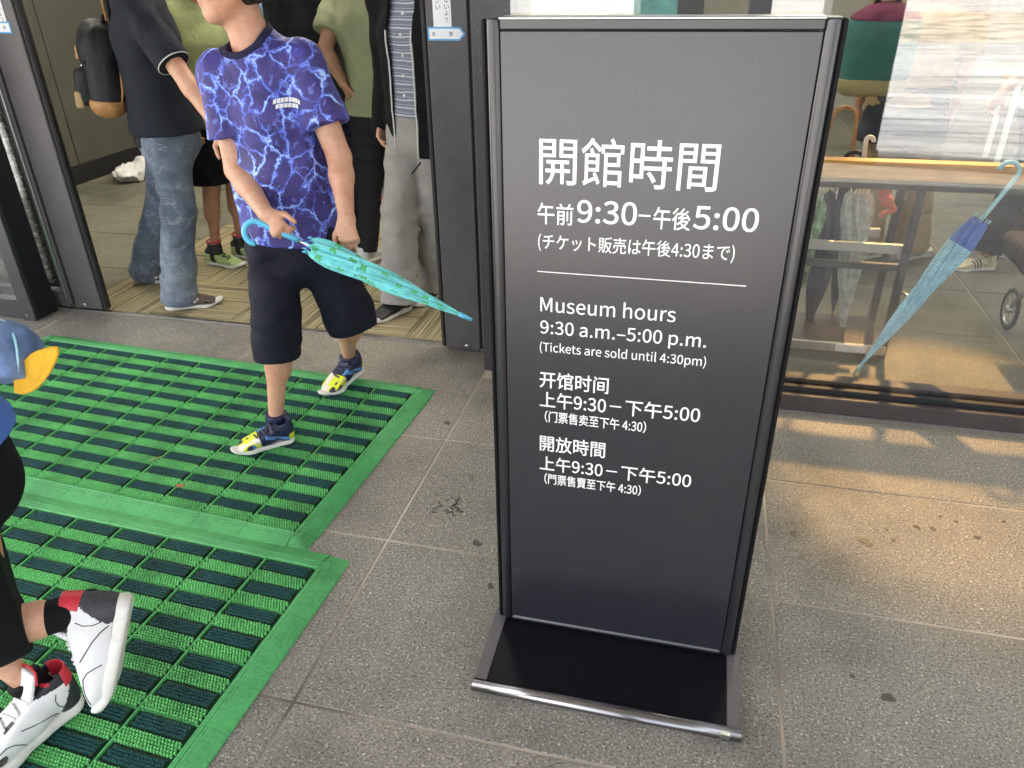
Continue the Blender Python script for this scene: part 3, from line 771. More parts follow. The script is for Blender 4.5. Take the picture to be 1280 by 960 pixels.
# ------------------------------------------------------------------ sign stand
SY = 1.42                                   # front face plane
sg = empty('sign_stand', (-.10, SY+.03, 0), label='tall black freestanding museum hours sign with white lettering on the paving', cat='sign')
def sloc(x0, x1, y0, y1): return x0+.10, x1+.10, y0-SY-.03, y1-SY-.03
def rail(x0, x1, sgn):
    """upright rail: flat front strip, elliptical outer side"""
    m_ = MB(); P_ = []
    xo = .303*sgn; xi = .272*sgn
    pr_ = [(xi, -.028)]
    for k in range(13):
        a = math.pi*k/12; pr_.append(((.272+.013+.0135*math.sin(a)**.7)*sgn, -.0305*(abs(math.cos(a))**.75)*(1 if math.cos(a) > 0 else -1)))
    pr_.append((xi, .028))
    n_ = len(pr_); rows = []
    for z, ins in ((.034, .010), (.038, .004), (.046, 0), (1.474, 0), (1.4795, .0015), (1.482, .006)):
        rows.append([((.285*sgn+(x-.285*sgn)*(1-ins*12)), y*(1-ins*10), z) for x, y in pr_])
    vs = [p for r_ in rows for p in r_]
    fs = [tuple(range(n_)), tuple((len(rows)-1)*n_+k for k in range(n_))]
    for i in range(len(rows)-1):
        for k in range(n_): fs.append((i*n_+k, i*n_+(k+1) % n_, (i+1)*n_+(k+1) % n_, (i+1)*n_+k))
    m_.add(vs, fs); me = m_.mesh('side_rail'); 
    o = link('side_rail', me, sg, MT['sign_rail'])
    for p_ in me.polygons: p_.use_smooth = abs(p_.normal.z) < .5
    return o
rail(0, 0, 1); rail(0, 0, -1)
for s_ in (-1, 1):
    x0, x1 = sorted((s_*.2965, s_*.3055)); MB().box(x0, x1, -.0245, .0245, .036, 1.4805, .003).build('side_trim', MT['sign_side'], sg)
MB().box(-.271, .271, -.029, .029, 1.463, 1.4815, .0025).build('top_rail', MT['sign_rail'], sg)
MB().box(-.2712, .2712, -.0302, .0302, 1.4795, 1.4838, .001).build('top_reflection', MT['alu'], sg)  # pale metal strip imitating the bright reflection along the sign's top edge
MB().box(-.271, .271, -.0285, .0285, .033, .047, .004).build('bottom_rail', MT['sign_rail'], sg)
MB().box(-.270, .270, -.027, -.0235, .0485, 1.4615, .0012).build('face_panel', MT['sign_face'], sg)
MB().box(-.270, .270, .0235, .027, .0485, 1.4615, .0012).build('face_panel', MT['sign_face'], sg)
MB().box(-.270, .270, -.022, .022, .05, 1.46).build('core', MT['sign_base'], sg)
# front frame lips that cover the panel's edge (thin)
FYL = -.0276
def txt(body, x, z, w_, h_, bold=.0):
    return stroke_text(body, .05, sg, (x+.10, FYL, z), 'white_ink', w=w_, h=h_, bold=bold)
txt('開館時間', -.298, 1.196, .328, .088, 0.00049)
txt('午前', -.301, 1.118, .070, .042, 0.00036); txt('9:30', -.223, 1.1255, .113, .0435, .0007)
txt('午後', -.078, 1.121, .068, .042, 0.00036); txt('5:00', -.004, 1.1255, .115, .0435, .0007)
MB().box(-.106+.10, -.084+.10, -.0280, -.0272, 1.1435, 1.1470).build('dash', MT['white_ink'], sg)
txt('(チケット販売は午後4:30まで)', -.300, 1.063, .377, .036, 0.00014)
MB().box(-.302+.10, .106+.10, -.0280, -.0272, 1.0185, 1.0203).build('rule_line', MT['white_ink'], sg)
txt('Museum hours', -.295, .932, .275, .0345, 0.00014)
txt('9:30 a.m.–5:00 p.m.', -.295, .8735, .340, .0385, 0.00023)
txt('(Tickets are sold until 4:30pm)', -.296, .834, .345, .029, 0.00009)
txt('开馆时间', -.296, .7515, .150, .0405, 0.00040)
txt('上午9:30', -.295, .702, .1455, .040, 0.00036); txt('下午5:00', -.107, .7035, .157, .040, 0.00036)
MB().box(-.141+.10, -.116+.10, -.0280, -.0272, .7215, .7245).build('dash', MT['white_ink'], sg)
txt('（门票售卖至下午 4:30）', -.284, .664, .224, .0295, 0.00027)
txt('開放時間', -.295, .5855, .149, .042, 0.00040)
txt('上午9:30', -.295, .5315, .1455, .040, 0.00036); txt('下午5:00', -.1065, .5325, .1545, .040, 0.00036)
MB().box(-.141+.10, -.116+.10, -.0280, -.0272, .5505, .5535).build('dash', MT['white_ink'], sg)
txt('（門票售賣至下午 4:30）', -.284, .4935, .224, .0300, 0.00027)
# base
def base_profile(x0, x1, mat, name, dz=0, lip=True):
    y0, y1 = -.232, .232
    pr_ = [(y0+.012, .002)]
    for k in range(9):
        a = math.pi*(.5+k/8*.62); pr_.append((y0+.012+.0125*math.cos(a)*1.0, .0145-.0125*math.sin(a)))
    pr_ += [(y0+.020, .0262+dz), (-.04, .032+dz), (.04, .032+dz), (y1-.020, .0262+dz)]
    for k in range(9):
        a = math.pi*(1.12-k/8*.62); pr_.append((y1-.012-.0125*math.cos(a), .0145-.0125*math.sin(a)))
    pr_ += [(y1-.012, .002)]
    return MB().prism(pr_, x0, x1, 'x').build(name, MT[mat], sg)
bp = MB()
bp.prism([(-.229, .003), (-.229, .0225), (-.04, .0315), (.04, .0315), (.229, .0225), (.229, .003)], -.286, .286, 'x'); bp.build('base_plate', MT['sign_base'], sg)
for s_ in (-1, 1):
    x0, x1 = sorted((s_*.2865, s_*.3165))
    MB().prism([(-.229, .0), (-.229, .0265), (-.03, .0355), (.03, .0355), (.229, .0265), (.229, .0)], x0, x1, 'x').build('end_cap', MT['door_metal'], sg)
    # rounded foot bar along the front and the back
    pr_ = []
    for k in range(17):
        a = math.pi*(-.5+k/16*1.0); pr_.append((s_*(.2295+.024*math.cos(a)), .0145+.0145*math.sin(a)))
    o = MB().prism(pr_, -.3185, .3185, 'x').build('foot_bar', MT['bar'], sg)
    for p_ in o.data.polygons: p_.use_smooth = len(p_.vertices) == 4
MB().box(.272, .292, -.2560, -.2455, .0168, .0300, 0).build('maker_label', MT['alu'], sg).rotation_euler = (0, 0, 0)

# ------------------------------------------------------------------ green entrance mats
def entrance_mat(loc, rz, label):
    t = empty('entrance_mat', loc, rz, label=label, cat='mat', group='green entrance mats')
    NX, NY, px_, py_ = 11, 10, .1745, .0915          # local x runs left from the back right corner, y towards the viewer
    bx = by = .074; W = NX*px_+2*bx; H = NY*py_+2*by
    MB().box(-W+.045, -.045, -H+.045, -.045, .001, .006).build('base_sheet', MT['mat_base'], t)
    key = 'mat'
    if key not in _cache:
        c = {}
        # ramp edge: outer slope, two low ridges inside
        def edge(L):
            m_ = MB(); pr_ = [(0, .001), (.003, .005), (.046, .0165), (.050, .0150), (.053, .0165), (.057, .0165), (.060, .0150), (.063, .0175), (.070, .0175), (.073, .013), (.073, .001)]
            m_.prism(pr_, .0006, L-.0006, 'y'); return m_
        e = edge(px_).mesh('edge_piece'); e.materials.append(MT['mat_green']); c['ex'] = e
        e = edge(py_*2).mesh('edge_piece'); e.materials.append(MT['mat_green']); c['ey'] = e
        m_ = MB()
        q = [(0, .012), (.004, .003), (.012, 0)]
        cr = [(.003, .020), (.008, .008), (.020, .003), (.073, .003), (.073, .073), (.003, .073)]
        n_ = 6; b0 = [(x, y, .001) for x, y in cr]
        tp = [(.046, .052, .0165), (.047, .049, .0165), (.050, .046, .0165), (.073, .046, .0165), (.073, .073, .0165), (.046, .073, .0165)]
        m_.add(b0+tp, [(5, 4, 3, 2, 1, 0), (6, 7, 8, 9, 10, 11)]+[(i, (i+1) % 6, 6+(i+1) % 6, 6+i) for i in range(6)])
        m_.box(.0625, .0695, .0625, .0725, .0166, .0185, .001); m_.box(.0697, .0725, .0625, .0695, .0166, .0185, .001)
        e = m_.mesh('corner_piece'); e.materials.append(MT['mat_green']); c['co'] = e
        # two strips of short tufts on a dark sheet: teal ones on the pads, light green ones between
        L = px_-.008; rr = random.Random(5)
        def tufts(name, mt, y0, y1, nj, h0, wd, base, a0=0.0):
            m_ = MB(); m_.box(a0, L-a0, y0-.002, y1+.002, .0035, base)
            for i in range(18):
                for j in range(nj):
                    x = a0+(L-2*a0)*(i+.5*(j % 2)+.25)/18.5; y = y0+(y1-y0)*(j+.35)/nj+rr.uniform(-.0006, .0006)
                    dx = rr.uniform(-.0006, .0006); h_ = h0+rr.uniform(-.0012, .0008); d_ = (y1-y0)/nj*.36
                    m_.add([(x-wd, y-d_, base), (x+wd, y-d_, base), (x+wd, y+d_, base), (x-wd, y+d_, base),
                            (x+dx-wd*.75, y-d_*.9, h_), (x+dx+wd*.75, y-d_*.9, h_), (x+dx+wd*.7, y+d_*.5, h_-.0004), (x+dx-wd*.7, y+d_*.5, h_-.0004)],
                           [(0, 1, 5, 4), (1, 2, 6, 5), (2, 3, 7, 6), (3, 0, 4, 7), (4, 5, 6, 7)])
            e = m_.mesh(name)
            e.materials.append(MT['mat_base']); e.materials.append(MT[mt])
            for p_ in e.polygons: p_.material_index = 0 if p_.index < 6 else 1
            return e
        c['pad'] = tufts('pile_pad', 'mat_pad', .003, .038, 4, .0168, .0036, .0125, .011)
        for v in range(3): c['br%d' % v] = tufts('bristle_strip', 'bristle', .002, .042, 5, .0172, .0025, .0068)
        m_ = MB(); m_.box(-.0022, .0022, 0, NY*py_, .004, .0152, .001); e = m_.mesh('rib'); e.materials.append(MT['mat_rib']); c['rib'] = e
        m_ = MB()
        for k in range(NX*30): m_.box(px_*k/30+.001, px_*k/30+.0042, -.0012, .0012, .004, .0135)
        e = m_.mesh('cross_rib'); e.materials.append(MT['mat_rib']); c['cr'] = e
        _cache[key] = c
    c = _cache[key]
    def put(me, name, x, y, rot=0, kind=None):
        o = bpy.data.objects.new(name, me); col.objects.link(o); o.parent = t; o.location = (x, y, 0); o.rotation_euler = (0, 0, rot)
        if kind: o['kind'] = kind
        return o
    for i in range(NX):
        put(c['ex'], 'edge_piece', -bx-(i+1)*px_, 0, R(-90))
        put(c['ex'], 'edge_piece', -W+bx+i*px_+px_, -H, R(90))
    for j in range(NY//2):
        put(c['ey'], 'edge_piece', 0, -by-j*2*py_, R(180))
        put(c['ey'], 'edge_piece', -W, -H+by+j*2*py_, 0)
    put(c['co'], 'corner_piece', -W, -H, 0); put(c['co'], 'corner_piece', 0, -H, R(90)); put(c['co'], 'corner_piece', 0, 0, R(180)); put(c['co'], 'corner_piece', -W, 0, R(270))
    for i in range(NX):
        for j in range(NY):
            x = -W+bx+i*px_+.004; y = -H+by+j*py_
            put(c['br%d' % ((i*3+j) % 3)], 'bristle_strip', x, y+.002, 0, 'stuff')
            put(c['pad'], 'pile_pad', x, y+.0475)
    for i in range(NX+1): put(c['rib'], 'rib', -W+bx+i*px_, -H+by)
    for j in range(0, NY+1, 2): put(c['cr'], 'cross_rib', -W+bx, -H+by+j*py_, 0, 'stuff')
    return t
entrance_mat((-.988, 2.628, 0), R(-3.6), 'green ribbed entrance mat nearest the doorway, under the walking boy')
entrance_mat((-.902, 1.575, 0), R(-3.0), 'green ribbed entrance mat nearest the viewer, under the white sneakers')
def ground_pt(px, py, z=.02):
    v = at(px, py, 1); o_ = Vector((0, 0, CAM_H)); return o_+(v-o_)*((CAM_H-z)/(CAM_H-v.z))
a = ground_pt(186, 576); b = ground_pt(202, 571)
tag(MB().tube([a, (a+b)/2+Vector((0, 0, .003)), b], .0022, 6).build('straw_bit', MT['straw']), 'short pale bit of straw lying on the far green mat', 'straw')
a = ground_pt(225, 607)
lv = MB(); lv.prism([(a.x-.014, a.y-.004), (a.x-.004, a.y-.010), (a.x+.012, a.y-.003), (a.x+.015, a.y+.005), (a.x+.002, a.y+.009), (a.x-.010, a.y+.006)], .0185, .021)
tag(lv.build('dry_leaf', MT['leaf']), 'tiny curled orange brown leaf on the far green mat', 'leaf')

# ================================================================== people
UP = A((0, 0, 1))
def V3(*a): return A(a)
def nrm(v): v = A(v); return v/np.linalg.norm(v)
def hand(wrist, d, pn, s=1.0, curl=(25, 35, 25), thumb_side=1, thumb=(.5, .5), spread=.0, curls=None):
    """palm, four fingers and a thumb as distance prims; d = wrist to knuckles, pn = where the palm faces"""
    d = nrm(d); pn = nrm(A(pn)-d*(A(pn)@d)); sd_ = np.cross(d, pn)*thumb_side      # the thumb is on +sd_
    w_ = A(wrist); P_ = []
    kn = w_+d*.085*s
    P_.append(ec(w_+d*.012*s, kn-d*.004*s, sd_, (.026*s, .017*s), (.037*s, .0135*s)))
    P_.append((rc(w_+d*.02*s+sd_*.018*s, w_+d*.05*s+sd_*.026*s+pn*.006*s, .017*s, .014*s), .012*s))
    lens = (.072, .080, .074, .058); pos = (.0275, .0095, -.0085, -.0255)
    for i in range(4):
        c_ = (curls[i] if curls else curl); p = kn+sd_*pos[i]*s-d*(.004 if i in (1, 2) else .009)*s
        a = 0; r0 = (.0092, .0094, .0090, .0080)[i]*s
        dirv = nrm(d+sd_*pos[i]*spread*8)
        for k, fr in enumerate((.46, .30, .24)):
            a += R(c_[k]+(i-1.5)*2); v = dirv*math.cos(a)+pn*math.sin(a); q = p+v*lens[i]*fr*s
            P_.append((rc(p, q, r0*(1-.08*k), r0*(.92-.09*k)), .0045*s)); p = q
    p = w_+d*.026*s+sd_*.027*s+pn*.004*s
    v1 = nrm(d*thumb[0]+sd_*.75+pn*.25); v2 = nrm(d*(thumb[0]+thumb[1])+sd_*.3+pn*.25)
    q = p+v1*.036*s; P_.append((rc(p, q, .0135*s, .0105*s), .009*s))
    q2 = q+v2*.030*s; P_.append((rc(q, q2, .0105*s, .0092*s), .004*s))
    q3 = q2+nrm(v2*1.0+d*.15)*.020*s; P_.append((rc(q2, q3, .0092*s, .0078*s), .004*s))
    return P_

class Fig:
    """joints of one figure in world space; s = stature/1.70"""
    def __init__(F, s, face, head, neck, shl, shr, ell, elr, wrl, wrr, hipl, hipr, knl, knr, anl, anr, look=None, bulk=1.0):
        F.s = s; F.b = bulk
        for k, v in dict(head=head, neck=neck, shl=shl, shr=shr, ell=ell, elr=elr, wrl=wrl, wrr=wrr, hipl=hipl, hipr=hipr, knl=knl, knr=knr, anl=anl, anr=anr).items():
            setattr(F, k, A(v))
        F.face = nrm(face); F.look = nrm(look if look is not None else face)
        F.side = nrm(np.cross(F.face, UP))
        F.pel = (F.hipl+F.hipr)/2; F.ch = (F.shl+F.shr)/2
    def torso(F, o=0.0, low=0.0):
        s, b = F.s, F.b; pel, ch = F.pel, F.ch; sd_ = F.shr-F.shl
        hw = np.linalg.norm(sd_)/2
        w0 = pel+UP*.02*s; w1 = pel+(ch-pel)*.36; w2 = pel+(ch-pel)*.72; w3 = ch-UP*.0*s
        k = .05*s
        L = [ec(w0-UP*(.05*s+low), w1, sd_, (.158*s*b+o, .112*s*b+o), (.138*s*b+o, .100*s*b+o)),
             (ec(w1, w2, sd_, (.138*s*b+o, .100*s*b+o), (hw*.90*b+o, .108*s*b+o)), k),
             (ec(w2, w3-UP*.03*s, sd_, (hw*.90*b+o, .108*s*b+o), (hw*.80*b+o, .075*s*b+o)), k),
             (rc(F.shl-UP*.012*s, F.shr-UP*.012*s, .052*s+o, .052*s+o), .04*s),
             (rc((F.ch+F.neck)/2-F.face*.01*s, F.neck, .072*s+o*.8, .052*s+o*.5), .05*s)]
        return L
    def arm(F, q, o=0.0, t=1.0, k=.025):
        s = F.s; sh, e_, w_ = getattr(F, 'sh'+q), getattr(F, 'el'+q), getattr(F, 'wr'+q)
        L = [(rc(sh, sh+(e_-sh)*min(1, t), .052*s+o, (.052-.013*min(1, t))*s+o), k)]
        if t >= 1: L += [(ec(e_, e_+(w_-e_)*.35, F.face, (.038*s, .040*s), (.040*s, .040*s)), .012), (rc(e_+(w_-e_)*.3, w_, .039*s, .0255*s), .012)]
        return L
    def leg(F, q, o=0.0, k=.03, flare=0, calf=True, t=1.0):
        s = F.s; h, kn, an = getattr(F, 'hip'+q), getattr(F, 'kn'+q), getattr(F, 'an'+q)
        L = [(rc(h, kn, .082*s*F.b+o, .054*s+o), k)]
        if t > .01:
            e_ = kn+(an-kn)*t; ax = nrm(an-kn); back = -F.face
            if calf: L.append((rc(kn+(an-kn)*.12+back*.012*s, kn+(an-kn)*.42+back*.016*s, .050*s+o, .051*s+o), .03))
            L.append((rc(kn, e_, .052*s+o, (.052-.018*t)*s+o+flare), .03))
        return L
    def headp(F):
        s = F.s*getattr(F, 'hs', 1.0); h = F.head; f_ = F.look; sd_ = nrm(np.cross(f_, UP)); up = np.cross(sd_, f_)
        Rm = np.stack([sd_, f_, up], 1); g = lambda x, y, z: h+(sd_*x+f_*y+up*z)*s
        L = [el(g(0, -.012, .025), A((.076, .096, .092))*s, Rm), (el(g(0, .018, -.035), A((.062, .074, .078))*s, Rm), .03*s),
             (rc(g(0, .062, -.098), g(0, .050, -.085), .020*s, .03*s), .03*s),
             (rc(g(-.052, .005, -.062), g(-.018, .055, -.098), .016*s, .018*s), .025*s), (rc(g(.052, .005, -.062), g(.018, .055, -.098), .016*s, .018*s), .025*s),
             (rc(g(0, .092, .008), g(0, .106, -.022), .008*s, .0125*s), .012*s), (rc(g(-.011, .096, -.028), g(.011, .096, -.028), .0085*s, .0085*s), .006*s),
             (rc(g(-.020, .083, -.058), g(.020, .083, -.058), .0075*s, .0075*s), .006*s), (rc(g(-.016, .082, -.069), g(.016, .082, -.069), .0075*s, .0075*s), .006*s),
             (rc(g(-.045, .080, .036), g(-.014, .090, .034), .009*s, .009*s), .014*s), (rc(g(.045, .080, .036), g(.014, .090, .034), .009*s, .009*s), .014*s),
             (rc(g(-.075, -.008, -.012), g(-.080, -.014, .022), .010*s, .014*s), .008*s), (rc(g(.075, -.008, -.012), g(.080, -.014, .022), .010*s, .014*s), .008*s),
             (rc(F.neck-UP*.02*s, g(0, -.012, -.05), .053*s, .050*s), .03*s)]
        F.g = g; F.Rm = Rm
        return L
def head_extra(F, root, hair='hair', length=.0):
    s = F.s*getattr(F, 'hs', 1.0); g = F.g; Rm = F.Rm
    cap = union([el(g(0, -.016, .034), A((.084, .103, .098))*s, Rm), el(g(0, -.05, -.012-length), A((.078, .066, .085))*s, Rm)], .02)
    facecut = el(g(0, .085, -.035), A((.075, .075, .085))*s, Rm)
    low = g(0, 0, -.062-length)
    grow('hair', folds(cut(minus(cap, facecut, .012), low, -Rm[:, 2]), .005, (60, 60, 30), 5), .006, root, MT[hair])
    for x in (-1, 1):
        c = local(root, g(x*.030, .077, .014))[0]
        e = MB(); 
        for (r_, nm, mt, dy) in ((.0115, 'eye', 'eye', 0), (.0056, 'iris', 'iris', .0078)):
            m_ = MB(); n1, n2 = 10, 6; vs = []; fs = []
            cc = c+Vector(Rm[:, 1])*dy*s
            for i in range(n2+1):
                for k in range(n1):
                    t_ = math.pi*i/n2; a_ = 2*math.pi*k/n1
                    vs.append(cc+Vector((math.sin(t_)*math.cos(a_), math.sin(t_)*math.sin(a_), math.cos(t_)))*r_*s)
            for i in range(n2):
                for k in range(n1): fs.append((i*n1+k, i*n1+(k+1) % n1, (i+1)*n1+(k+1) % n1, (i+1)*n1+k))
            m_.add(vs, fs); o = m_.build(nm, MT[mt], root if nm == 'eye' else ob, True); ob = o

# ---- shoes, grown once per style in local space: heel at y = 0, toe at +y, sole on z = 0
_shoe = {}
def frame(heel, toe, up=(0, 0, 1)):
    y = nrm(A(toe)-A(heel)); z = nrm(A(up)-y*(A(up)@y)); x = np.cross(y, z)
    return np.stack([x, y, z], 1)
def shoe(root, heel, toe, style, side=1, up=(0, 0, 1)):
    key = style
    if key not in _shoe:
        L = .28; parts = []
        hi = style in ('high', 'slip')
        ol = [rc((0, .036, 0), (0, .12, 0), .033, .032), (rc((0, .12, 0), (-.004, .19, 0), .032, .045), .02), (rc((-.004, .19, 0), (.006, .245, 0), .045, .030), .02)]
        o2 = union(ol, .02)
        thick = {'runner': .019, 'high': .021, 'cleat': .016, 'court': .020, 'slip': .024}[style]
        def outline(p, gro=0.0):
            q = p.copy(); q[:, 2] = 0; return o2(q)-gro
        def sole(p):
            spring = np.clip((p[:, 1]-.2)/.075, 0, 1)**2*.018 + np.clip((.04-p[:, 1])/.05, 0, 1)**2*.006
            z0 = spring; z1 = thick+spring*.75+.004*np.clip((.09-p[:, 1])/.09, 0, 1)
            side_ = outline(p, -.001+.0035*np.clip(1-np.abs((p[:, 2]-spring)/thick-.4)*1.6, 0, 1)); v = np.maximum(z0-p[:, 2], p[:, 2]-z1)
            return smax(side_, v, .006)
        sole.bb = (A((-.06, -.012, -.004)), A((.06, .292, .075)))
        top = .105 if style == 'high' else .088
        up_ = [rc((0, .034, .035), (0, .040, top), .0325, .031), (rc((0, .055, .062), (-.003, .165, .048), .036, .036), .03),
               (ec((-.002, .12, .040), (-.002, .215, .032), (1, 0, 0), (.036, .033), (.0425, .028)), .03), (ec((-.002, .20, .032), (.004, .247, .033), (1, 0, 0), (.042, .026), (.030, .019)), .02),
               (rc((0, .072, .08), (0, .105, .073), .028, .026), .02)]
        u = union(up_, .02)
        body = cut(minus(u, rc((0, .046, .072), (0, .030, .17), .024, .030), .006), (0, 0, .014), (0, 0, -1), .003)
        body = cut(body, (0, .036, top+.006), (0, .35, 1), .006)
        def zone(p):
            x, y, z = p.T
            if style == 'runner':
                return np.where((z > top-.012) & (y < .10), 1, 0)
            if style == 'high':
                zz = np.zeros(len(p), int)
                zz[(z > .088) & (y < .11)] = 1                      # collar
                zz[(y < .062-.75*np.abs(z-.03)) & (z < .080)] = 2   # heel panel
                zz[(np.abs(y-.152-.5*(z-.05)) < .014) & (np.abs(x) > .014) & (np.abs(x) < .026+.2*(.07-z)) & (z > .045)] = 2
                zz[(np.abs(y-.015) < .02) & (z > .078)] = 3
                zz[(z > .098) & (y > .06)] = 3
                return zz
            if style == 'cleat':
                zz = np.zeros(len(p), int)
                q = y+.9*z
                n_ = vnoise(p*A((38, 30, 45))+11); zz[(y > .150+.25*(z-.03)) & (n_ > -.35)] = 1; zz[(y > .150+.25*(z-.03)) & (n_ > .38)] = 2; zz[(y > .12) & (y < .19) & (np.abs(x) > .027) & (n_ < -.05)] = 3
                zz[(y > .245) & (z < .04)] = 2
                zz[(np.abs(z-.028-.25*(y-.03)) < .007) & (y < .13) & (np.abs(x) > .02)] = 3
                zz[(y < .03) & (z < .045)] = 1
                return zz
            if style == 'court':
                zz = np.zeros(len(p), int)
                for k in range(3): zz[(np.abs(y-.108-k*.017-(z-.04)*.5) < .0045) & (np.abs(x) > .016) & (z < .068)] = 1
                zz[(y < .03) & (z > .06)] = 1
                return zz
            return np.zeros(len(p), int)
        V, Q = poly(body, .0032, .006); Vs, Qs = poly(sole, .0032, .006)
        zt = zone(V[Q].mean(1)) if style != 'plain' else None
        bv = BVHTree.FromPolygons([tuple(v) for v in V], [tuple(int(i) for i in q) for q in Q])
        lace = MB()
        if style != 'slip':
            for k in range(5):
                y = .098+k*.017; row = []
                for i in range(9):
                    x = (-1+2*i/8)*(.024-.001*k); yy = y+(.004 if k % 2 else -.004)*(i/4-1)
                    h_ = bv.ray_cast(Vector((x, yy, .2)), Vector((0, 0, -1)))[0]
                    if h_ is not None: row.append((x, yy, h_.z+.002))
                if len(row) > 3: lace.tube(row, .0026, 6, flat=1.5)
            for sx in (-1, 1):
                row = []
                for i in range(8):
                    a = i/7*math.pi; x = sx*(.004+.022*math.sin(a)); yy = .098-.014*(1-math.cos(a))*.4+.01*i/7
                    h_ = bv.ray_cast(Vector((x, yy, .2)), Vector((0, 0, -1)))[0]
                    if h_ is not None: row.append((x, yy, h_.z+.0035+.003*math.sin(a)))
                if len(row) > 3: lace.tube(row, .0022, 6)
        strap = None
        if style == 'cleat':
            strap = MB(); rows = []
            for i in range(17):
                a = -1.25+2.5*i/16; d_ = Vector((math.sin(a), 0, math.cos(a)))
                r_ = []
                for y in (.083, .086, .104, .107):
                    h_ = bv.ray_cast(Vector((0, y, .05))+d_*.12, -d_)[0]
                    base = h_ if h_ is not None else Vector((0, y, .05))+d_*.036
                    r_.append(base+d_*(.0035 if y in (.086, .104) else .0004))
                rows.append(r_)
            strap.add([p for r_ in rows for p in r_], [(i*4+k, i*4+k+1, i*4+4+k+1, i*4+4+k) for i in range(16) for k in range(3)])
        mark = None
        if style == 'runner':                                      # curved tick on each side
            mark = MB()
            for sx in (-1, 1):
                def on(y, z):
                    h_ = bv.ray_cast(Vector((sx*.2, y, z)), Vector((-sx, 0, 0)))[0]
                    return (h_ if h_ is not None else Vector((sx*.03, y, z)))+Vector((sx*.0012, 0, 0))
                up_e, lo_e = [], []
                for i in range(15):
                    t = i/14; y = .165-.125*t; zc = .036+.012*t**1.6+ .030*max(0, .18-t)**1.2*4
                    wd = .0095*math.sin(math.pi*min(1, t*.9+.1))**.8*(1-t*.75)+.0006
                    up_e.append(on(y, zc+wd)); lo_e.append(on(y, zc-wd))
                b0 = up_e+lo_e; n_ = 15
                mark.add(b0, [(i, i+1, n_+i+1, n_+i) for i in range(n_-1)])
        seam = MB()
        for sx in (-1, 1):
            def on2(y, z):
                h_ = bv.ray_cast(Vector((sx*.2, y, z)), Vector((-sx, 0, 0)))[0]
                return None if h_ is None else h_+Vector((sx*.0006, 0, 0))
            for line in ([(.245, .032), (.225, .040), (.205, .047), (.185, .050), (.17, .046), (.158, .036), (.15, .026)], [(.148, .060), (.125, .054), (.10, .047), (.08, .038), (.066, .028)], [(.06, .078), (.066, .066), (.064, .052), (.055, .040)]):
                q = [on2(*p_) for p_ in line]; q = [v for v in q if v is not None]
                if len(q) > 2: seam.tube(q, .0011, 5)
        hook = seam
        _shoe[key] = (V, Q, zt, Vs, Qs, lace, strap, mark, seam)
    V, Q, zt, Vs, Qs, lace, strap, mark, seam = _shoe[key]
    pal = SHOES[root['_shoe']]
    heel, toe = A(heel), A(toe); k = np.linalg.norm(toe-heel)/.28
    Fm = frame(heel, toe, up)*k; Fm[:, 2] *= {'cleat': 1.22, 'high': 1.30}.get(style, 1); S_ = A((side, 1, 1))
    base = heel-A(root.location)
    def T(v): return base+(A(v)*S_)@Fm.T
    def fl(q): return q if side > 0 else q[:, ::-1]
    o = link('shoe', to_mesh('shoe', T(V), fl(Q), zt), root, [MT[m] for m in pal['upper']])
    link('sole', to_mesh('sole', T(Vs), fl(Qs)), o, [MT[pal['sole']]])
    def extra(mb, name, mt):
        if mb and mb.v:
            m2 = MB(); m2.v = [tuple(T(v)) for v in mb.v]; m2.f = list(mb.f); m2.build(name, MT[mt], o, True)
    extra(seam, 'seam', 'shoe_grey' if style in ('high', 'court') else 'shoe_black')
    extra(lace, 'laces', pal['lace'])
    extra(strap, 'strap', pal.get('strap', pal['lace']))
    if style == 'high':
        tg = union([rbox((0, .094, .104), (.025, .006, .034), .005, frame((0, 0, 0), (0, .86, .5)))], 0); Vt, Qt = poly(tg, .0034, .006)
        link('tongue', to_mesh('tongue', T(Vt), fl(Qt)), o, [MT['shoe_white']])
        tr_ = MB(); tr_.tube([(-.0255, .082, .112), (-.024, .075, .136), (0, .073, .141), (.024, .075, .136), (.0255, .082, .112)], .0028, 6); extra(tr_, 'tongue_trim', 'shoe_red')
        em = MB(); q = lambda x, z: (x, .0885-.5*z+.0066, .106+.86*z+.0035)
        for a, b, w0, w1 in (((0, .002), (.001, -.004), .0022, .0018), ((.001, -.004), (-.007, -.010), .0018, .001), ((.001, -.004), (.009, -.008), .0018, .001), ((0, .002), (.003, .012), .0014, .001), ((0, .002), (-.006, .001), .0012, .0008)):
            dx, dz = b[0]-a[0], b[1]-a[1]; n_ = math.hypot(dx, dz); nx, nz = -dz/n_, dx/n_
            em.add([q(a[0]+nx*w0, a[1]+nz*w0), q(b[0]+nx*w1, b[1]+nz*w1), q(b[0]-nx*w1, b[1]-nz*w1), q(a[0]-nx*w0, a[1]-nz*w0)], [(0, 1, 2, 3)])
        em.add([q(.0005+.0017*math.cos(k), .0055+.0017*math.sin(k)) for k in (0, 1.05, 2.1, 3.14, 4.2, 5.25)], [(0, 1, 2, 3, 4, 5)])
        em.add([q(.0035+.0022*math.cos(k), .0135+.0022*math.sin(k)) for k in (0, 1.05, 2.1, 3.14, 4.2, 5.25)], [(0, 1, 2, 3, 4, 5)])
        extra(em, 'emblem', 'shoe_red')
    if mark is not None and pal.get('mark'): extra(mark, 'side_tick', pal['mark'])
    return o, T
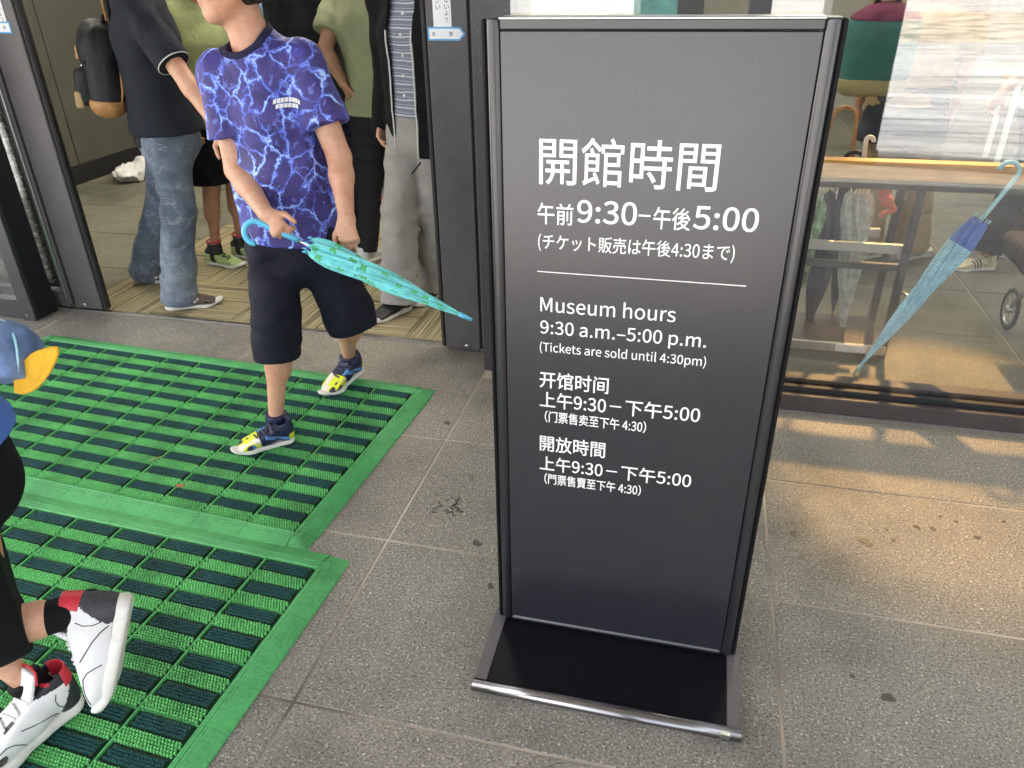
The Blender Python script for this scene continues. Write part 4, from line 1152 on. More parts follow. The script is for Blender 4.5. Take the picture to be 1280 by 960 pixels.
SHOES = {
    'runner': dict(upper=['shoe_brown', 'shoe_black'], sole='rubber_white', lace='shoe_brown', mark='rubber_white'),
    'white_runner': dict(upper=['shoe_white', 'shoe_white'], sole='rubber_white', lace='shoe_white'),
    'black_slip': dict(upper=['shoe_black'], sole='rubber_white', lace='shoe_black'),
    'lime': dict(upper=['shoe_lime', 'shoe_black'], sole='rubber_white', lace='shoe_black'),
    'high': dict(upper=['shoe_white', 'shoe_black', 'shoe_grey', 'shoe_red'], sole='rubber_white', lace='shoe_white'),
    'cleat': dict(upper=['shoe_navy', 'shoe_yellow', 'rubber_white', 'shoe_blue'], sole='rubber_white', lace='shoe_navy', strap='shoe_navy'),
    'court': dict(upper=['shoe_cream', 'shoe_black'], sole='rubber_white', lace='rubber_white'),
    'red': dict(upper=['shoe_red', 'shoe_red'], sole='rubber_white', lace='rubber_white', mark='rubber_white'),
}
def person(label, base, shoe_key, group=None):
    r_ = empty('person', tuple(base), label=label, cat='person')
    r_['_shoe'] = shoe_key
    return r_
def sock(root, an, heel_dir, s, mt, h_=.07, r_=.042):
    a = A(an)
    grow('sock', shell(cut(union([rc(a-UP*.03, a+UP*h_, r_*s+.004, r_*s+.002)]), a+UP*(h_-.01), UP, .003), .007), .004, root, MT[mt])

# ------------------------------------------------------------------ the boy
def build_boy():
    s = .98
    F = Fig(s, face=(-.12, -1, 0), look=(-.80, -.60, -.10),
            head=at(281, -36, 2.25), neck=at(311, 40, 2.28), shl=at(276, 92, 2.24), shr=at(378, 78, 2.31),
            ell=at(296, 212, 2.20), elr=at(424, 196, 2.27), wrl=at(333, 268, 2.055), wrr=at(433, 272, 2.15),
            hipl=at(343, 300, 2.24), hipr=at(396, 300, 2.29), knl=at(347, 418, 2.14), knr=at(433, 395, 2.34),
            anl=at(345, 516, 2.13), anr=at(436, 443, 2.615), bulk=.88)
    F.hs = 1.10
    root = person('boy in a blue lightning print t-shirt and navy shorts striding over the far green mat', (-1.36, 2.25, 0), 'cleat')
    body = F.torso(-.012)+F.arm('l')+F.arm('r')+F.leg('l', -.006)+F.leg('r', -.006)+F.headp()
    # right hand (at the left of the picture) closes round the umbrella shaft; the other presses on its canopy
    pa, pb = A(at(352, 291, 2.035)), A(at(590, 400, 2.10)); ax = nrm(pb-pa)
    body += hand(F.wrl, A(at(352, 292, 2.02))-F.wrl, A((.35, .85, -.55)), .86, thumb_side=1, curls=[(48, 62, 40), (58, 68, 40), (64, 70, 40), (70, 72, 45)], thumb=(.75, .9))
    body += hand(F.wrr, A(at(437, 305, 2.10))-F.wrr, A((-.25, .9, -.2)), .88, thumb_side=-1, curls=[(45, 60, 40), (50, 64, 42), (54, 66, 42), (58, 66, 42)], thumb=(.9, .8))
    lipc = F.g(0, .084, -.063)
    def zone(p): return ((np.linalg.norm((p-lipc)@F.Rm/A((.024, .018, .0135))/s, axis=1) < 1)).astype(int)
    grow('body', union(body, .02), .0042, root, [MT['skin'], MT['lip']], zone)
    head_extra(F, root, length=.022)
    # t-shirt
    def sleeve(q, pe, nd):
        sh, e_ = getattr(F, 'sh'+q), getattr(F, 'el'+q); d_ = nrm(e_-sh)
        f_ = ec(sh-d_*.01, sh+(e_-sh)*.72, F.face, (.062*s, .060*s), (.078*s, .076*s))
        return f_, sh+(e_-sh)*.66, d_
    sl, pl_, dl_ = sleeve('l', 0, 0); sr, prr, drr = sleeve('r', 0, 0)
    pel = F.pel; ch = F.ch; sd_ = F.shr-F.shl
    tor = F.torso(.020)[1:]
    hemc = pel+UP*.012
    skirt = ec(pel-UP*.06, pel+(ch-pel)*.40, sd_, (.176*s, .132*s), (.160*s, .120*s))
    core = union([skirt]+[(q if isinstance(q, tuple) else (q, .05)) for q in tor], .05)
    core = folds(core, .0065, (9, 9, 4), 1); 
    sl2 = folds(cut(sl, pl_, dl_, .004), .006, (14, 14, 7), 2); sr2 = folds(cut(sr, prr, drr, .004), .006, (14, 14, 7), 3)
    core = cut(core, hemc, -UP+A((-.10, 0, 0)), .004)
    sh_ = union([core, (sl2, .022), (sr2, .022)], .02)
    nk = rc(F.neck-UP*.016+F.face*.030, F.neck+UP*.10, .068*s, .080*s)
    sh_ = minus(sh_, nk, .006)
    shirt = shell(sh_, .010)
    so_ = grow('shirt', shirt, .0052, root, [MT['lightning']])
    ring = both(off(sh_, .003), minus(off(nk, .017), off(nk, -.004)), .002)
    grow('neck_band', shell(ring, .012), .0042, root, MT['navy_rib'])
    # chest print: two arched rows of white blocks laid on the cloth
    me = so_.data; co = np.empty(len(me.vertices)*3, np.float32); me.vertices.foreach_get('co', co); co = co.reshape(-1, 3)
    bv = BVHTree.FromPolygons([tuple(c) for c in co], [tuple(p.vertices) for p in me.polygons])
    pm_ = MB(); c0 = local(root, at(352, 131, 2.17))[0]
    def hit(x, z):
        h_ = bv.ray_cast(Vector((c0.x+x, c0.y-.5, c0.z+z)), Vector((0, 1, 0)))[0]
        return (h_ if h_ is not None else Vector((c0.x+x, c0.y, c0.z+z)))+Vector((0, -.0022, 0))
    for row, (zc, hw_, hh, nb_) in enumerate(((.0085, .034, .0062, 8), (-.0065, .027, .0058, 6))):
        for i in range(nb_):
            xa = -hw_+2*hw_*i/nb_; xb = xa+2*hw_/nb_*(.90 if i % 3 else .84)
            ar = lambda x: -x*x*5.5-.09*x
            for (za, zb, fa, fb_) in ((-1, 1, 0, 1),):
                x0 = xa+(xb-xa)*fa; x1 = xa+(xb-xa)*fb_
                pm_.add([hit(x0, zc+ar(x0)+za*hh), hit(x1, zc+ar(x1)+za*hh), hit(x1, zc+ar(x1)+zb*hh), hit(x0, zc+ar(x0)+zb*hh)], [(0, 1, 2, 3)])
    pm_.build('chest_print', MT['white_ink'], so_)
    # shorts
    hl = A(at(347, 452, 2.13)); hr = A(at(441, 408, 2.36))
    wl = ec(F.hipl+UP*.02, hl, sd_, (.088, .095), (.073, .090)); wr_ = ec(F.hipr+UP*.02, hr, sd_, (.085, .095), (.094, .098))
    dlw = nrm(hl-F.hipl); drw = nrm(hr-F.hipr)
    w1 = folds(wl, .012, (8, 8, 13), 7); w2 = folds(wr_, .013, (12, 8, 9), 8)
    w1 = cut(w1, hl-dlw*.012, dlw+A((.0, 0, -.3)), .003); w2 = cut(w2, hr-drw*.012, drw+A((-.05, 0, -.4)), .003)
    hip = folds(ec(pel-UP*.05, pel+UP*.075, sd_, (.150*s, .118*s), (.140*s, .108*s)), .003, (9, 9, 5), 9)
    hip = cut(hip, pel+UP*.07, UP, .004)
    grow('shorts', shell(union([hip, (w1, .018), (w2, .018)], .02), .010), .0055, root, MT['navy_short'])
    # shoes and socks
    for an, hp, tp, sd2 in ((F.anl, at(370, 552, 2.12), at(286, 560, 1.965), -1), (F.anr, at(454, 470, 2.66), at(402, 500, 2.42), 1)):
        hp = A(hp); tp = A(tp)
        if sd2 < 0: hp[2] = .022; tp[2] = .030
        else: hp[2] = .045; tp[2] = .020
        sock(root, an, None, s, 'shoe_navy', .008, .039)
        shoe(root, hp, tp, 'cleat', sd2)
    # folded umbrella in his hands
    u = empty('umbrella', tuple(pa), label='furled turquoise umbrella with green clover print held across by the walking boy', cat='umbrella')
    umbrella(u, pa, ax, float(np.linalg.norm(pb-pa)), .023, 'clover', 'turq_plastic', grip=-.075, hook_dir=A((-.15, -.25, -1)), open_=.043)
def umbrella(u, p0, ax, L, r_, fabric, plastic, grip=-.10, hook_dir=(0, 0, 1), open_=.04, hook_r=.034, seed=1, tip='plastic', start=.10, band=None):
    """p0 = bottom of the grip, ax = towards the ferrule, L = length p0 to ferrule end"""
    O_ = A(u.location); ax = nrm(ax); hd = nrm(A(hook_dir)-ax*(A(hook_dir)@ax)); s2 = np.cross(ax, hd)
    P_ = lambda t, a=0.0, r=0.0: p0-O_+ax*t+(hd*math.cos(a)+s2*math.sin(a))*r
    MB().tube([P_(grip), P_(L-.03)], .004, 8).build('shaft', MT['steel'], u, True)
    hk = [P_(start*.55), P_(start*.2), P_(grip*.5), P_(grip)]
    c = P_(grip)+hd*hook_r
    for k in range(1, 15):
        a = math.pi*1.12*k/14; hk.append(c-hd*hook_r*math.cos(a)-ax*hook_r*math.sin(a))
    MB().tube(hk, [.0092]*(len(hk)-1)+[.0085], 12).build('handle', MT[plastic], u, True)
    # pleated canopy
    n1, n2 = 46, 64; vs = []; uv = []; rr = random.Random(seed); ph = rr.uniform(0, 6)
    Lc = L-.035-start
    for i in range(n1+1):
        t = i/n1
        prof = (open_*(1-t)**1.1*(1 if t > .12 else .72+2.3*t)*.5+r_*math.sin(math.pi*min(1, .18+t*.82))**.8*.75+.006)*(1 if t < .97 else .8)
        if t > .9: prof = prof*(1-(t-.9)*4)+.0055*(t-.9)*4
        for k in range(n2):
            a = 2*math.pi*k/n2; tw = a+2.2*t
            pl = abs(math.sin(4*tw+ph)); r2 = prof*(.58+.50*pl*(1-.45*t)+.07*math.sin(9*t+2*tw+ph))
            st = start+Lc*t+(.018*(abs(math.sin(4*a+ph))**2)-.008 if i == 0 else (.010*(abs(math.sin(4*a+ph))**2) if i == 1 else 0))
            vs.append(P_(st, a, r2)); uv.append((t*Lc*3.2, k/n2*1.0))
    fs = [(i*n2+k, i*n2+(k+1) % n2, (i+1)*n2+(k+1) % n2, (i+1)*n2+k) for i in range(n1) for k in range(n2)]
    me = bpy.data.meshes.new('canopy'); me.from_pydata([tuple(v) for v in vs], [], fs); me.update()
    ul = me.uv_layers.new(name='UVMap')
    for p_ in me.polygons:
        for li, vi in zip(p_.loop_indices, p_.vertices):
            x_, y_ = uv[vi]
            if p_.vertices[1] % n2 == 0 and vi % n2 == 0: y_ = 1.0
            ul.data[li].uv = (x_, y_)
    me.polygons.foreach_set('use_smooth', [True]*len(me.polygons))
    mats = [MT[fabric]]
    if band: mats.append(MT[band])
    o = link('canopy', me, u, mats)
    if band:
        for p_ in me.polygons: p_.material_index = 1 if (p_.index//n2) < 7 else 0
    # closing strap
    sp = MB(); q = []; tS = .30
    for k in range(25):
        a = 2*math.pi*k/24; q.append(P_(start+Lc*tS, a, (r_*.95+open_*.22)*1.02))
    sp.tube(q, [.0022]*25, 6, False, flat=2.6); sp.build('closing_strap', MT[fabric], u, True)
    # rib tips
    for k in range(8):
        a = 2*math.pi*(k+.5)/8; e = P_(start-.004, a, open_*.36+.010); MB().tube([e, e-ax*.016], .0024, 6).build('rib_tip', MT[plastic], u, True)
    MB().tube([P_(L-.045), P_(L-.03), P_(L)], [.0085, .0075, .0055], 10).build('ferrule', MT[plastic], u, True)
build_boy()

# ------------------------------------------------------------------ the people inside the doorway
def tee(F, root, mt, hem, loose=.016, res=.0065, name='shirt', sleeve=.62, sl=1.0, seed=1, arms='lr', fold_amp=.006, top=True, neck=True):
    """t-shirt: torso, two sleeves, open neck and hem; hem = metres below the pelvis (negative: above)"""
    s, b = F.s, F.b; pel, ch = F.pel, F.ch; sd_ = F.shr-F.shl
    skirt = ec(pel-UP*(hem+.08), pel+(ch-pel)*.42, sd_, (.190*s*b+loose*.6, .150*s*b+loose*.6), (.158*s*b+loose*.5, .120*s*b+loose*.5))
    core = union([skirt]+[(q if isinstance(q, tuple) else (q, .05)) for q in F.torso(loose)[1:]], .05)
    core = cut(folds(core, fold_amp, (6, 6, 4), seed), pel-UP*hem, -UP, .004)
    L = [core]
    for q in arms:
        sh, e_ = getattr(F, 'sh'+q), getattr(F, 'el'+q); d_ = nrm(e_-sh)
        f_ = folds(ec(sh-d_*.01, sh+(e_-sh)*(sleeve+.08), F.face, (.056*s+loose*.4, .056*s+loose*.4), (.062*s*sl+loose*.3, .062*s*sl+loose*.3)), fold_amp*.9, (11, 11, 7), seed+ord(q))
        L.append((cut(f_, sh+(e_-sh)*sleeve, d_, .004), .025))
    f = union(L, .02)
    f = minus(f, rc(F.neck-UP*.01+F.face*.022, F.neck+UP*.12, .060*s, .075*s), .006)
    return grow(name, shell(f, .011), res, root, MT[mt]), f
def pants(F, root, mt, t=1.0, loose=.012, flare=.01, res=.0065, seed=3, name='trousers', fold_amp=.006, end=.02, rise=.09):
    """trousers (t = 1) or shorts (t < 0 ends above the knee)"""
    s, b = F.s, F.b; pel = F.pel; sd_ = F.shr-F.shl
    hip = ec(pel-UP*.07*s, pel+UP*rise, sd_, (.165*s*b+loose, .125*s*b+loose), (.150*s*b+loose, .112*s*b+loose))
    L = [cut(folds(hip, fold_amp*.6, (8, 8, 6), seed), pel+UP*(rise-.01), UP, .004)]
    for q in 'lr':
        h, kn, an = getattr(F, 'hip'+q), getattr(F, 'kn'+q), getattr(F, 'an'+q)
        if t > 0:
            e_ = kn+(an-kn)*t
            lg = union([rc(h, kn, .088*s*b+loose, .062*s+loose), (rc(kn, e_+nrm(an-kn)*.05, .062*s+loose, .050*s+loose+flare), .03)], .03)
            lg = folds(lg, fold_amp, (7, 7, 11), seed+ord(q)); d_ = nrm(an-kn)
            lg = cut(lg, e_+d_*end, d_, .004)
        else:
            e_ = h+(kn-h)*(1+t); d_ = nrm(kn-h)
            lg = cut(folds(rc(h, kn, .092*s*b+loose, .075*s+loose+flare), fold_amp, (8, 8, 9), seed+ord(q)), e_, d_, .004)
        L.append((lg, .025))
    f = union(L, .02)
    return grow(name, shell(f, .011), res, root, MT[mt]), f
def naked(F, root, skin, hands=True, res=.0065, o=-.008, hl=None, hr=None):
    body = F.torso(-.012)+F.arm('l', -.002)+F.arm('r', -.002)+F.leg('l', o)+F.leg('r', o)+F.headp()
    for q, hh in (('l', hl), ('r', hr)):
        w_ = getattr(F, 'wr'+q); d_ = nrm(w_-getattr(F, 'el'+q)); hh = hh or {}
        body += hand(w_, hh.get('d', d_), hh.get('pn', -F.face*.2+F.side*(1 if q == 'l' else -1)), F.s, hh.get('curl', (28, 34, 22)), 1 if q == 'l' else -1)
    grow('body', union(body, .02), res, root, MT[skin]); head_extra(F, root)
def std(s, x, y, face, hipz=None, arm=.0, lean=0, stride=0.0, wide=.0, bulk=1.0, look=None, footl=None, footr=None, elb=(0, 0), yaw=0, spread=.0):
    """an upright figure at (x, y): F.side points to its right hand"""
    f_ = nrm(A((face[0], face[1], 0))); sd_ = nrm(np.cross(f_, UP)); hz = .90*s if hipz is None else hipz
    g = lambda r_, fw, z: A((x, y, z))+sd_*r_+f_*fw
    sh = hz+.505*s
    fl = A(footl) if footl is not None else g(-.09*s-wide, stride, .0)
    fr = A(footr) if footr is not None else g(.09*s+wide, -stride, .0)
    hl, hr = g(-.085*s, 0, hz), g(.085*s, 0, hz)
    an = lambda p: A((p[0], p[1], .085*s+p[2]))
    kn = lambda h, a: (h+an(a))/2+f_*.03*s
    return Fig(s, f_, g(0, .055*s+lean*1.3, hz+.745*s), g(0, .0+lean*1.05, hz+.575*s), g(-.185*s*bulk, lean, sh), g(.185*s*bulk, lean, sh),
               g(-.225*s*bulk-spread, -.02+lean+elb[0]*.2, sh-.29*s), g(.225*s*bulk+spread, -.02+lean+elb[1]*.2, sh-.29*s),
               g(-.225*s*bulk-spread, .05+lean+elb[0], sh-.52*s+abs(elb[0])*.3), g(.225*s*bulk+spread, .05+lean+elb[1], sh-.52*s+abs(elb[1])*.3),
               hl, hr, kn(hl, fl), kn(hr, fr), an(fl), an(fr), look, bulk)
def feet(F, root, style, k=.28, yawl=0, yawr=0, back=.075):
    for q, sd2, yw in (('l', 1, yawl), ('r', -1, yawr)):
        a = getattr(F, 'an'+q); f_ = F.face; c, s_ = math.cos(yw), math.sin(yw); f_ = A((f_[0]*c-f_[1]*s_, f_[0]*s_+f_[1]*c, 0))
        hl = A((a[0], a[1], a[2]-.085*F.s))-f_*back; shoe(root, hl, hl+f_*k, style, sd2)

# man in jeans with a backpack, seen from behind his right shoulder
F = std(1.03, -2.55, 3.33, (.85, .52), footl=(-3.02, 3.50, .004), footr=(-2.60, 3.19, .004), bulk=1.04, elb=(.12, .02))
F.shr = F.shr+A((.0, -.02, 0)); F.elr = A(at(221, 84, 3.08)); F.wrr = A(at(275, 162, 3.00))
P2 = person('man in a dark slate polo shirt and washed blue jeans with a backpack', (-2.735, 3.33, 0), 'runner')
naked(F, P2, 'skin')
_, sf = tee(F, P2, 'polo', .040, .022, sleeve=.94, seed=11, sl=1.05, fold_amp=.010)
for q in 'r':                                                     # pale piping round the sleeve end
    sh, e_ = getattr(F, 'sh'+q), getattr(F, 'el'+q); d_ = nrm(e_-sh)
    c_ = sh+(e_-sh)*.935; u_ = nrm(np.cross(d_, UP)); v_ = np.cross(d_, u_); r_ = .0655*F.s+.005
    MB().tube(local(P2, *[c_+(u_*math.cos(k)+v_*math.sin(k))*r_ for k in np.linspace(0, 2*math.pi, 29)]), .0028, 6, False).build('sleeve_piping', MT['piping'], P2, True)
pt, pf = pants(F, P2, 'jeans', 1.0, .010, .024, seed=21, fold_amp=.013, end=.055, rise=.04)
pc_ = A(at(178, 172, 3.2)); 
pocket = both(off(pf, .005), rbox((-2.615, 3.205, .795), (.068, .075, .085), .01, frame((0, 0, 0), (.85, .52, 0))), .003)
grow('back_pocket', shell(pocket, .008), .005, P2, MT['jeans'])
wal = both(off(pf, .016), rbox((-2.62, 3.205, .862), (.055, .06, .030), .012, frame((0, 0, 0), (.85, .52, 0))), .006)
grow('wallet', shell(wal, .02), .005, P2, MT['black_nylon'])
feet(F, P2, 'runner', .30, R(-25), 0, .085)
# backpack
bk = empty('backpack', tuple(at(129, 88, 3.25)), label='black backpack with tan leather base on the back of the man in jeans', cat='backpack')
c = A(bk.location); Rb = frame((0, 0, 0), (.52, -.85, 0), (.10, .05, 1))     # local y across the back
def bw(x, y, z): return c+Rb@A((-x, y, z))
main = folds(union([rbox(bw(.01, 0, -.01), (.075, .135, .19), .065, Rb), (el(bw(-.005, 0, .10), (.088, .13, .12), Rb), .03)], .03), .006, (9, 9, 7), 31)
grow('main_bag', cut(main, bw(0, 0, -.125), -Rb[:, 2], .002), .0055, bk, MT['black_nylon'])
grow('base_panel', cut(off(main, .003), bw(0, 0, -.120), Rb[:, 2], .004), .0055, bk, MT['leather'])
grow('front_pocket', folds(rbox(bw(-.078, -.005, -.065), (.040, .100, .085), .035, Rb), .004, (14, 14, 10), 32), .0055, bk, MT['black_nylon'])
grow('leather_patch', rbox(bw(-.088, .03, .075), (.012, .020, .030), .008, Rb), .004, bk, MT['leather'])
grow('leather_corner', rbox(bw(-.104, .055, -.125), (.018, .040, .038), .012, Rb), .004, bk, MT['tan_cloth'])
zp = MB(); zp.tube(local(bk, *[bw(-.055+.02*math.sin(a)*0, .118*math.cos(a), .035+.16*math.sin(a)) for a in [math.pi*k/12 for k in range(13)]]), .004, 6); zp.build('zip', MT['rubber'], bk, True)
zp = MB(); zp.tube(local(bk, *[bw(-.085+.0*a, -.005+.088*math.cos(a), -.085+.105*math.sin(a)) for a in [math.pi*k/12 for k in range(13)]]), .0035, 6); zp.build('zip', MT['alu'], bk, True)
hl_ = MB(); hl_.tube(local(bk, *[bw(.03, .035*math.cos(a), .195+.045*math.sin(a)) for a in [math.pi*k/8 for k in range(9)]]), .007, 6); hl_.build('carry_handle', MT['black_nylon'], bk, True)
for yo in (.06, -.06):
    sp = MB(); sp.tube(local(bk, bw(.07, yo*.8, .21), bw(.06, yo, .32), bw(.10, yo, .43), bw(.17, yo*1.2, .46)), [.011]*4, 8, True, 2.2); sp.build('shoulder_strap', MT['black_nylon'], bk, True)
    sp = MB(); sp.tube(local(bk, bw(.055, yo+.03, .22), bw(.045, yo+.03, .33), bw(.085, yo+.03, .44)), [.005]*3, 6, True, 2); sp.build('strap_edge', MT['leather'], bk, True)
st_ = MB(); st_.tube(local(bk, bw(.088, .10, .24), bw(.090, .115, .08), bw(.085, .11, -.08), bw(.07, .10, -.15)), [.006]*4, 6, True, 2); st_.build('side_strap', MT['leather'], bk, True)

# person in black shorts behind him
F = std(.97, -2.72, 3.93, (1, -.1), footl=(-2.72, 3.99, .002), footr=(-2.80, 3.84, .002), bulk=1.05)
P3 = person('person in a light green t-shirt and black shorts with lime and black running shoes', (-2.80, 3.93, 0), 'lime')
naked(F, P3, 'skin_tan', res=.008); tee(F, P3, 'lime_shirt', .06, .024, .008, seed=41); pants(F, P3, 'black_cloth', -.06, .02, .03, .008, 43, 'shorts')
for a in (F.anl, F.anr):
    sock(P3, a, None, .97, 'shoe_black', .06, .040)
    grow('sock_band', both(shell(rc(a, a+UP*.075, .0445, .0445), .006), rbox(a+UP*.066, (.06, .06, .006), .001), .001), .004, P3, MT['shoe_red'])
feet(F, P3, 'runner', .28)
for ch_ in [o for o in P3.children if o.name.startswith('shoe')]: pass

# two people half hidden behind the boy
F = std(1.02, -2.18, 4.25, (.9, -.5), bulk=1.05)
P4 = person('person in a charcoal t-shirt half hidden behind the boy', (-2.18, 4.25, 0), 'white_runner')
naked(F, P4, 'skin', res=.009); tee(F, P4, 'charcoal', .05, .02, .008, seed=51); pants(F, P4, 'navy_cloth', 1, .012, .01, .009, 53); feet(F, P4, 'runner')
F = std(.98, -2.55, 4.72, (.6, -.8))
P4b = person('person in a pale blue shirt behind the shoulder of the boy', (-2.55, 4.72, 0), 'white_runner')
naked(F, P4b, 'skin', res=.009); tee(F, P4b, 'light_blue', .05, .02, .009, seed=56); pants(F, P4b, 'charcoal', 1, .012, .01, .009, 57); feet(F, P4b, 'runner')
F = std(1.0, -2.42, 5.35, (-.25, -1))
P5 = person('person in blue jeans and red shoes far back on the carpet', (-2.42, 5.35, 0), 'red')
naked(F, P5, 'skin', res=.009); tee(F, P5, 'pale_cloth', .05, .02, .009, seed=61); pants(F, P5, 'denim', 1, .014, .012, .009, 63); feet(F, P5, 'runner')

# man in the sage green shirt, back to us
F = std(1.04, -1.76, 4.12, (.25, 1), footl=(-1.915, 4.07, .002), footr=(-1.56, 4.28, .002), bulk=1.02, elb=(.0, .1), spread=.03)
F.ell = A(at(406, 62, 4.0)); F.wrl = A(at(428, 102, 4.02))
P6 = person('man in a sage green t-shirt and slim charcoal trousers, seen from behind', (-1.80, 4.12, 0), 'white_runner')
naked(F, P6, 'skin_tan', hl=dict(d=(.30, .15, -1), pn=(.8, .5, .2), curl=(40, 50, 30))); tee(F, P6, 'green_shirt', .075, .030, seed=71, fold_amp=.015, sleeve=.72, sl=1.1); pants(F, P6, 'charcoal', 1, .012, -.006, seed=73, fold_amp=.009); feet(F, P6, 'runner', .29, R(-10), R(-30))
grow('shirt_hem_band', both(shell(off(ec(F.pel-UP*.12, F.pel-UP*.01, F.shr-F.shl, (.185, .142), (.182, .140)), .0), .012), rbox(F.pel-UP*.064, (.3, .3, .012), .002), .002), .006, P6, MT['green_shirt'])

# man in the striped shirt and open black jacket, walking out
F = std(1.03, -1.32, 3.62, (-.30, -1), footl=(-1.33, 3.62, .004), footr=(-1.44, 3.37, .004), bulk=1.0)
P7 = person('man in a striped shirt, open black jacket and light grey trousers', (-1.40, 3.62, 0), 'black_slip')
naked(F, P7, 'skin'); _, s7 = tee(F, P7, 'striped', -.02, .014, seed=81, fold_amp=.004)
pants(F, P7, 'grey_trouser', 1, .022, .012, seed=83, fold_amp=.014, end=.035); feet(F, P7, 'slip', .29, 0, R(-10))
belt = both(shell(ec(F.pel-UP*.0, F.pel+UP*.10, F.shr-F.shl, (.186, .146), (.180, .140)), .012), rbox(F.pel+UP*.055, (.3, .3, .018), .002), .002)
grow('belt', belt, .005, P7, MT['belt_leather'])
jk = union([ec(F.pel-UP*.22, F.pel+(F.ch-F.pel)*.42, F.shr-F.shl, (.205, .165), (.190, .150))]+[(q if isinstance(q, tuple) else (q, .05)) for q in F.torso(.036)[1:]]+F.arm('l', .024, .98)[:1]+F.arm('r', .024, .98)[:1]+[(rc(F.ell, F.wrl, .064, .046), .02), (rc(F.elr, F.wrr, .064, .046), .02)], .03)
jk = cut(folds(jk, .009, (6, 6, 4), 85), F.pel-UP*.16, -UP, .006)
front = nrm(F.face+F.side*.16)
jk = shell(jk, .013)
gap = rbox(F.pel+F.face*.30+F.side*.008+UP*.2, (.068, .30, .75), .01, frame((0, 0, 0), F.face))
grow('jacket', minus(jk, gap, .004), .0065, P7, MT['black_cloth'])
for sx in (-1, 1):
    row = []
    for k in range(14):
        z = F.pel[2]-.155+.55*k/13; d0 = A((F.pel[0], F.pel[1], z))+F.side*(.008+sx*.070)
        # march in from the front to the jacket
        ts = np.linspace(.35, -.05, 120); pp = d0+F.face*ts[:, None]; dd = jk(pp); hit_ = np.argmax(dd < .002); row.append(pp[hit_]+F.face*.002)
    MB().tube(local(P7, *row), .0042, 6).build('zip_edge', MT['piping'], P7, True)
zt_ = MB(); zt_.tube(local(P7, at(526, 203, 3.42), at(521, 209, 3.42), at(515, 217, 3.42)), .005, 6); zt_.build('zip_pull', MT['rubber'], P7, True)
for k in range(6):
    z = F.pel[2]+.12+.085*k; ts = np.linspace(.35, -.05, 160); pp = A((F.pel[0], F.pel[1], z))+F.side*.004+F.face*ts[:, None]; dd = s7(pp); p_ = pp[np.argmax(dd < .001)]
    q = local(P7, p_, p_+F.face*.004)
    MB().tube(q, .0085, 10).build('button', MT['piping'], P7, True)

# crumpled white bag on the floor by the wall
wb = empty('plastic_bag', (-4.83, 5.75, 0), label='crumpled white plastic bag on the floor against the olive wall', cat='bag')
f_ = union([el((-4.83, 5.72, .04), (.09, .13, .055)), (el((-4.74, 5.60, .05), (.10, .12, .06)), .05), (rc((-4.80, 5.55, .04), (-4.72, 5.42, .10), .03, .015), .03), (rc((-4.9, 5.9, .05), (-4.88, 6.02, .13), .04, .02), .03)], .04)
grow('bag_film', cut(folds(f_, .032, (13, 13, 13), 91), (0, 0, .003), (0, 0, -1), .004), .008, wb, MT['bag_white'])

# ------------------------------------------------------------------ walker at the left edge, in the foreground
F = Fig(.96, face=(-.55, -.83, 0), head=(-1.56, .70, 1.40), neck=(-1.52, .76, 1.24), shl=(-1.36, .70, 1.17), shr=(-1.64, .90, 1.17),
        ell=(-1.30, .74, .92), elr=(-1.74, 1.02, .92), wrl=(-1.28, .80, .76), wrr=(-1.84, .86, .80), hipl=(-1.30, .86, .76), hipr=(-1.43, .95, .76),
        knl=(-1.545, .90, .42), knr=(-1.52, .78, .44), anl=(-1.215, 1.005, .265), anr=(-1.365, .895, .10), bulk=.95)
F.hipl = A(at(-66, 585, .90)); F.hipr = F.hipl+A((-.13, .09, 0)); F.knl = A(at(-8, 792, .87)); F.knr = A((-1.50, .84, .45)); dz_ = F.hipl[2]-.76
for k_ in ('head', 'neck', 'shl', 'shr', 'ell', 'elr', 'wrl', 'wrr'): setattr(F, k_, getattr(F, k_)+UP*dz_)
F.pel = (F.hipl+F.hipr)/2; F.ch = (F.shl+F.shr)/2
P9 = person('foreground walker at the left edge in black leggings and white and red high top sneakers', (-1.42, .9, 0), 'high')
T_ = A(at(140, 890, .915)); H_ = A(at(168, 742, 1.045)); UPS = nrm(A((-.84, -.46, .18))); dT = nrm(T_-H_); UPS = nrm(UPS-dT*(UPS@dT))
F.anl = H_+dT*.050+UPS*.115
body = F.torso(-.012)+F.arm('l', -.002)+F.arm('r', -.002)+F.leg('l', -.010)+F.leg('r', -.010)+F.headp()
body += [(rc(F.anl, H_+dT*.055+UPS*.06, .032, .028), .01)]
body += hand(F.wrl, (.1, .2, -1), (-1, .2, 0), .96, (45, 50, 30), 1)+hand(F.wrr, (-.2, -.1, -1), (1, .2, 0), .96, (30, 30, 20), -1)
grow('body', union(body, .02), .0055, P9, MT['skin']); head_extra(F, P9, length=.04)
tee(F, P9, 'blue_shirt', -.035, .050, .006, seed=101)
pants(F, P9, 'black_cloth', .40, .006, .006, .006, 103, 'leggings', .004, end=.0)
shoe(P9, H_, T_, 'high', -1, up=UPS)
shoe(P9, (-1.325, .955, .022), (-1.415, .690, .022), 'high', 1)
for an, kn in ((F.anl, F.knl), (F.anr, F.knr)):
    d_ = nrm(kn-an); grow('sock', shell(cut(rc(an-d_*.03, an+d_*.075, .0375, .0385), an+d_*.062, d_, .003), .008), .0036, P9, MT['black_cloth'])
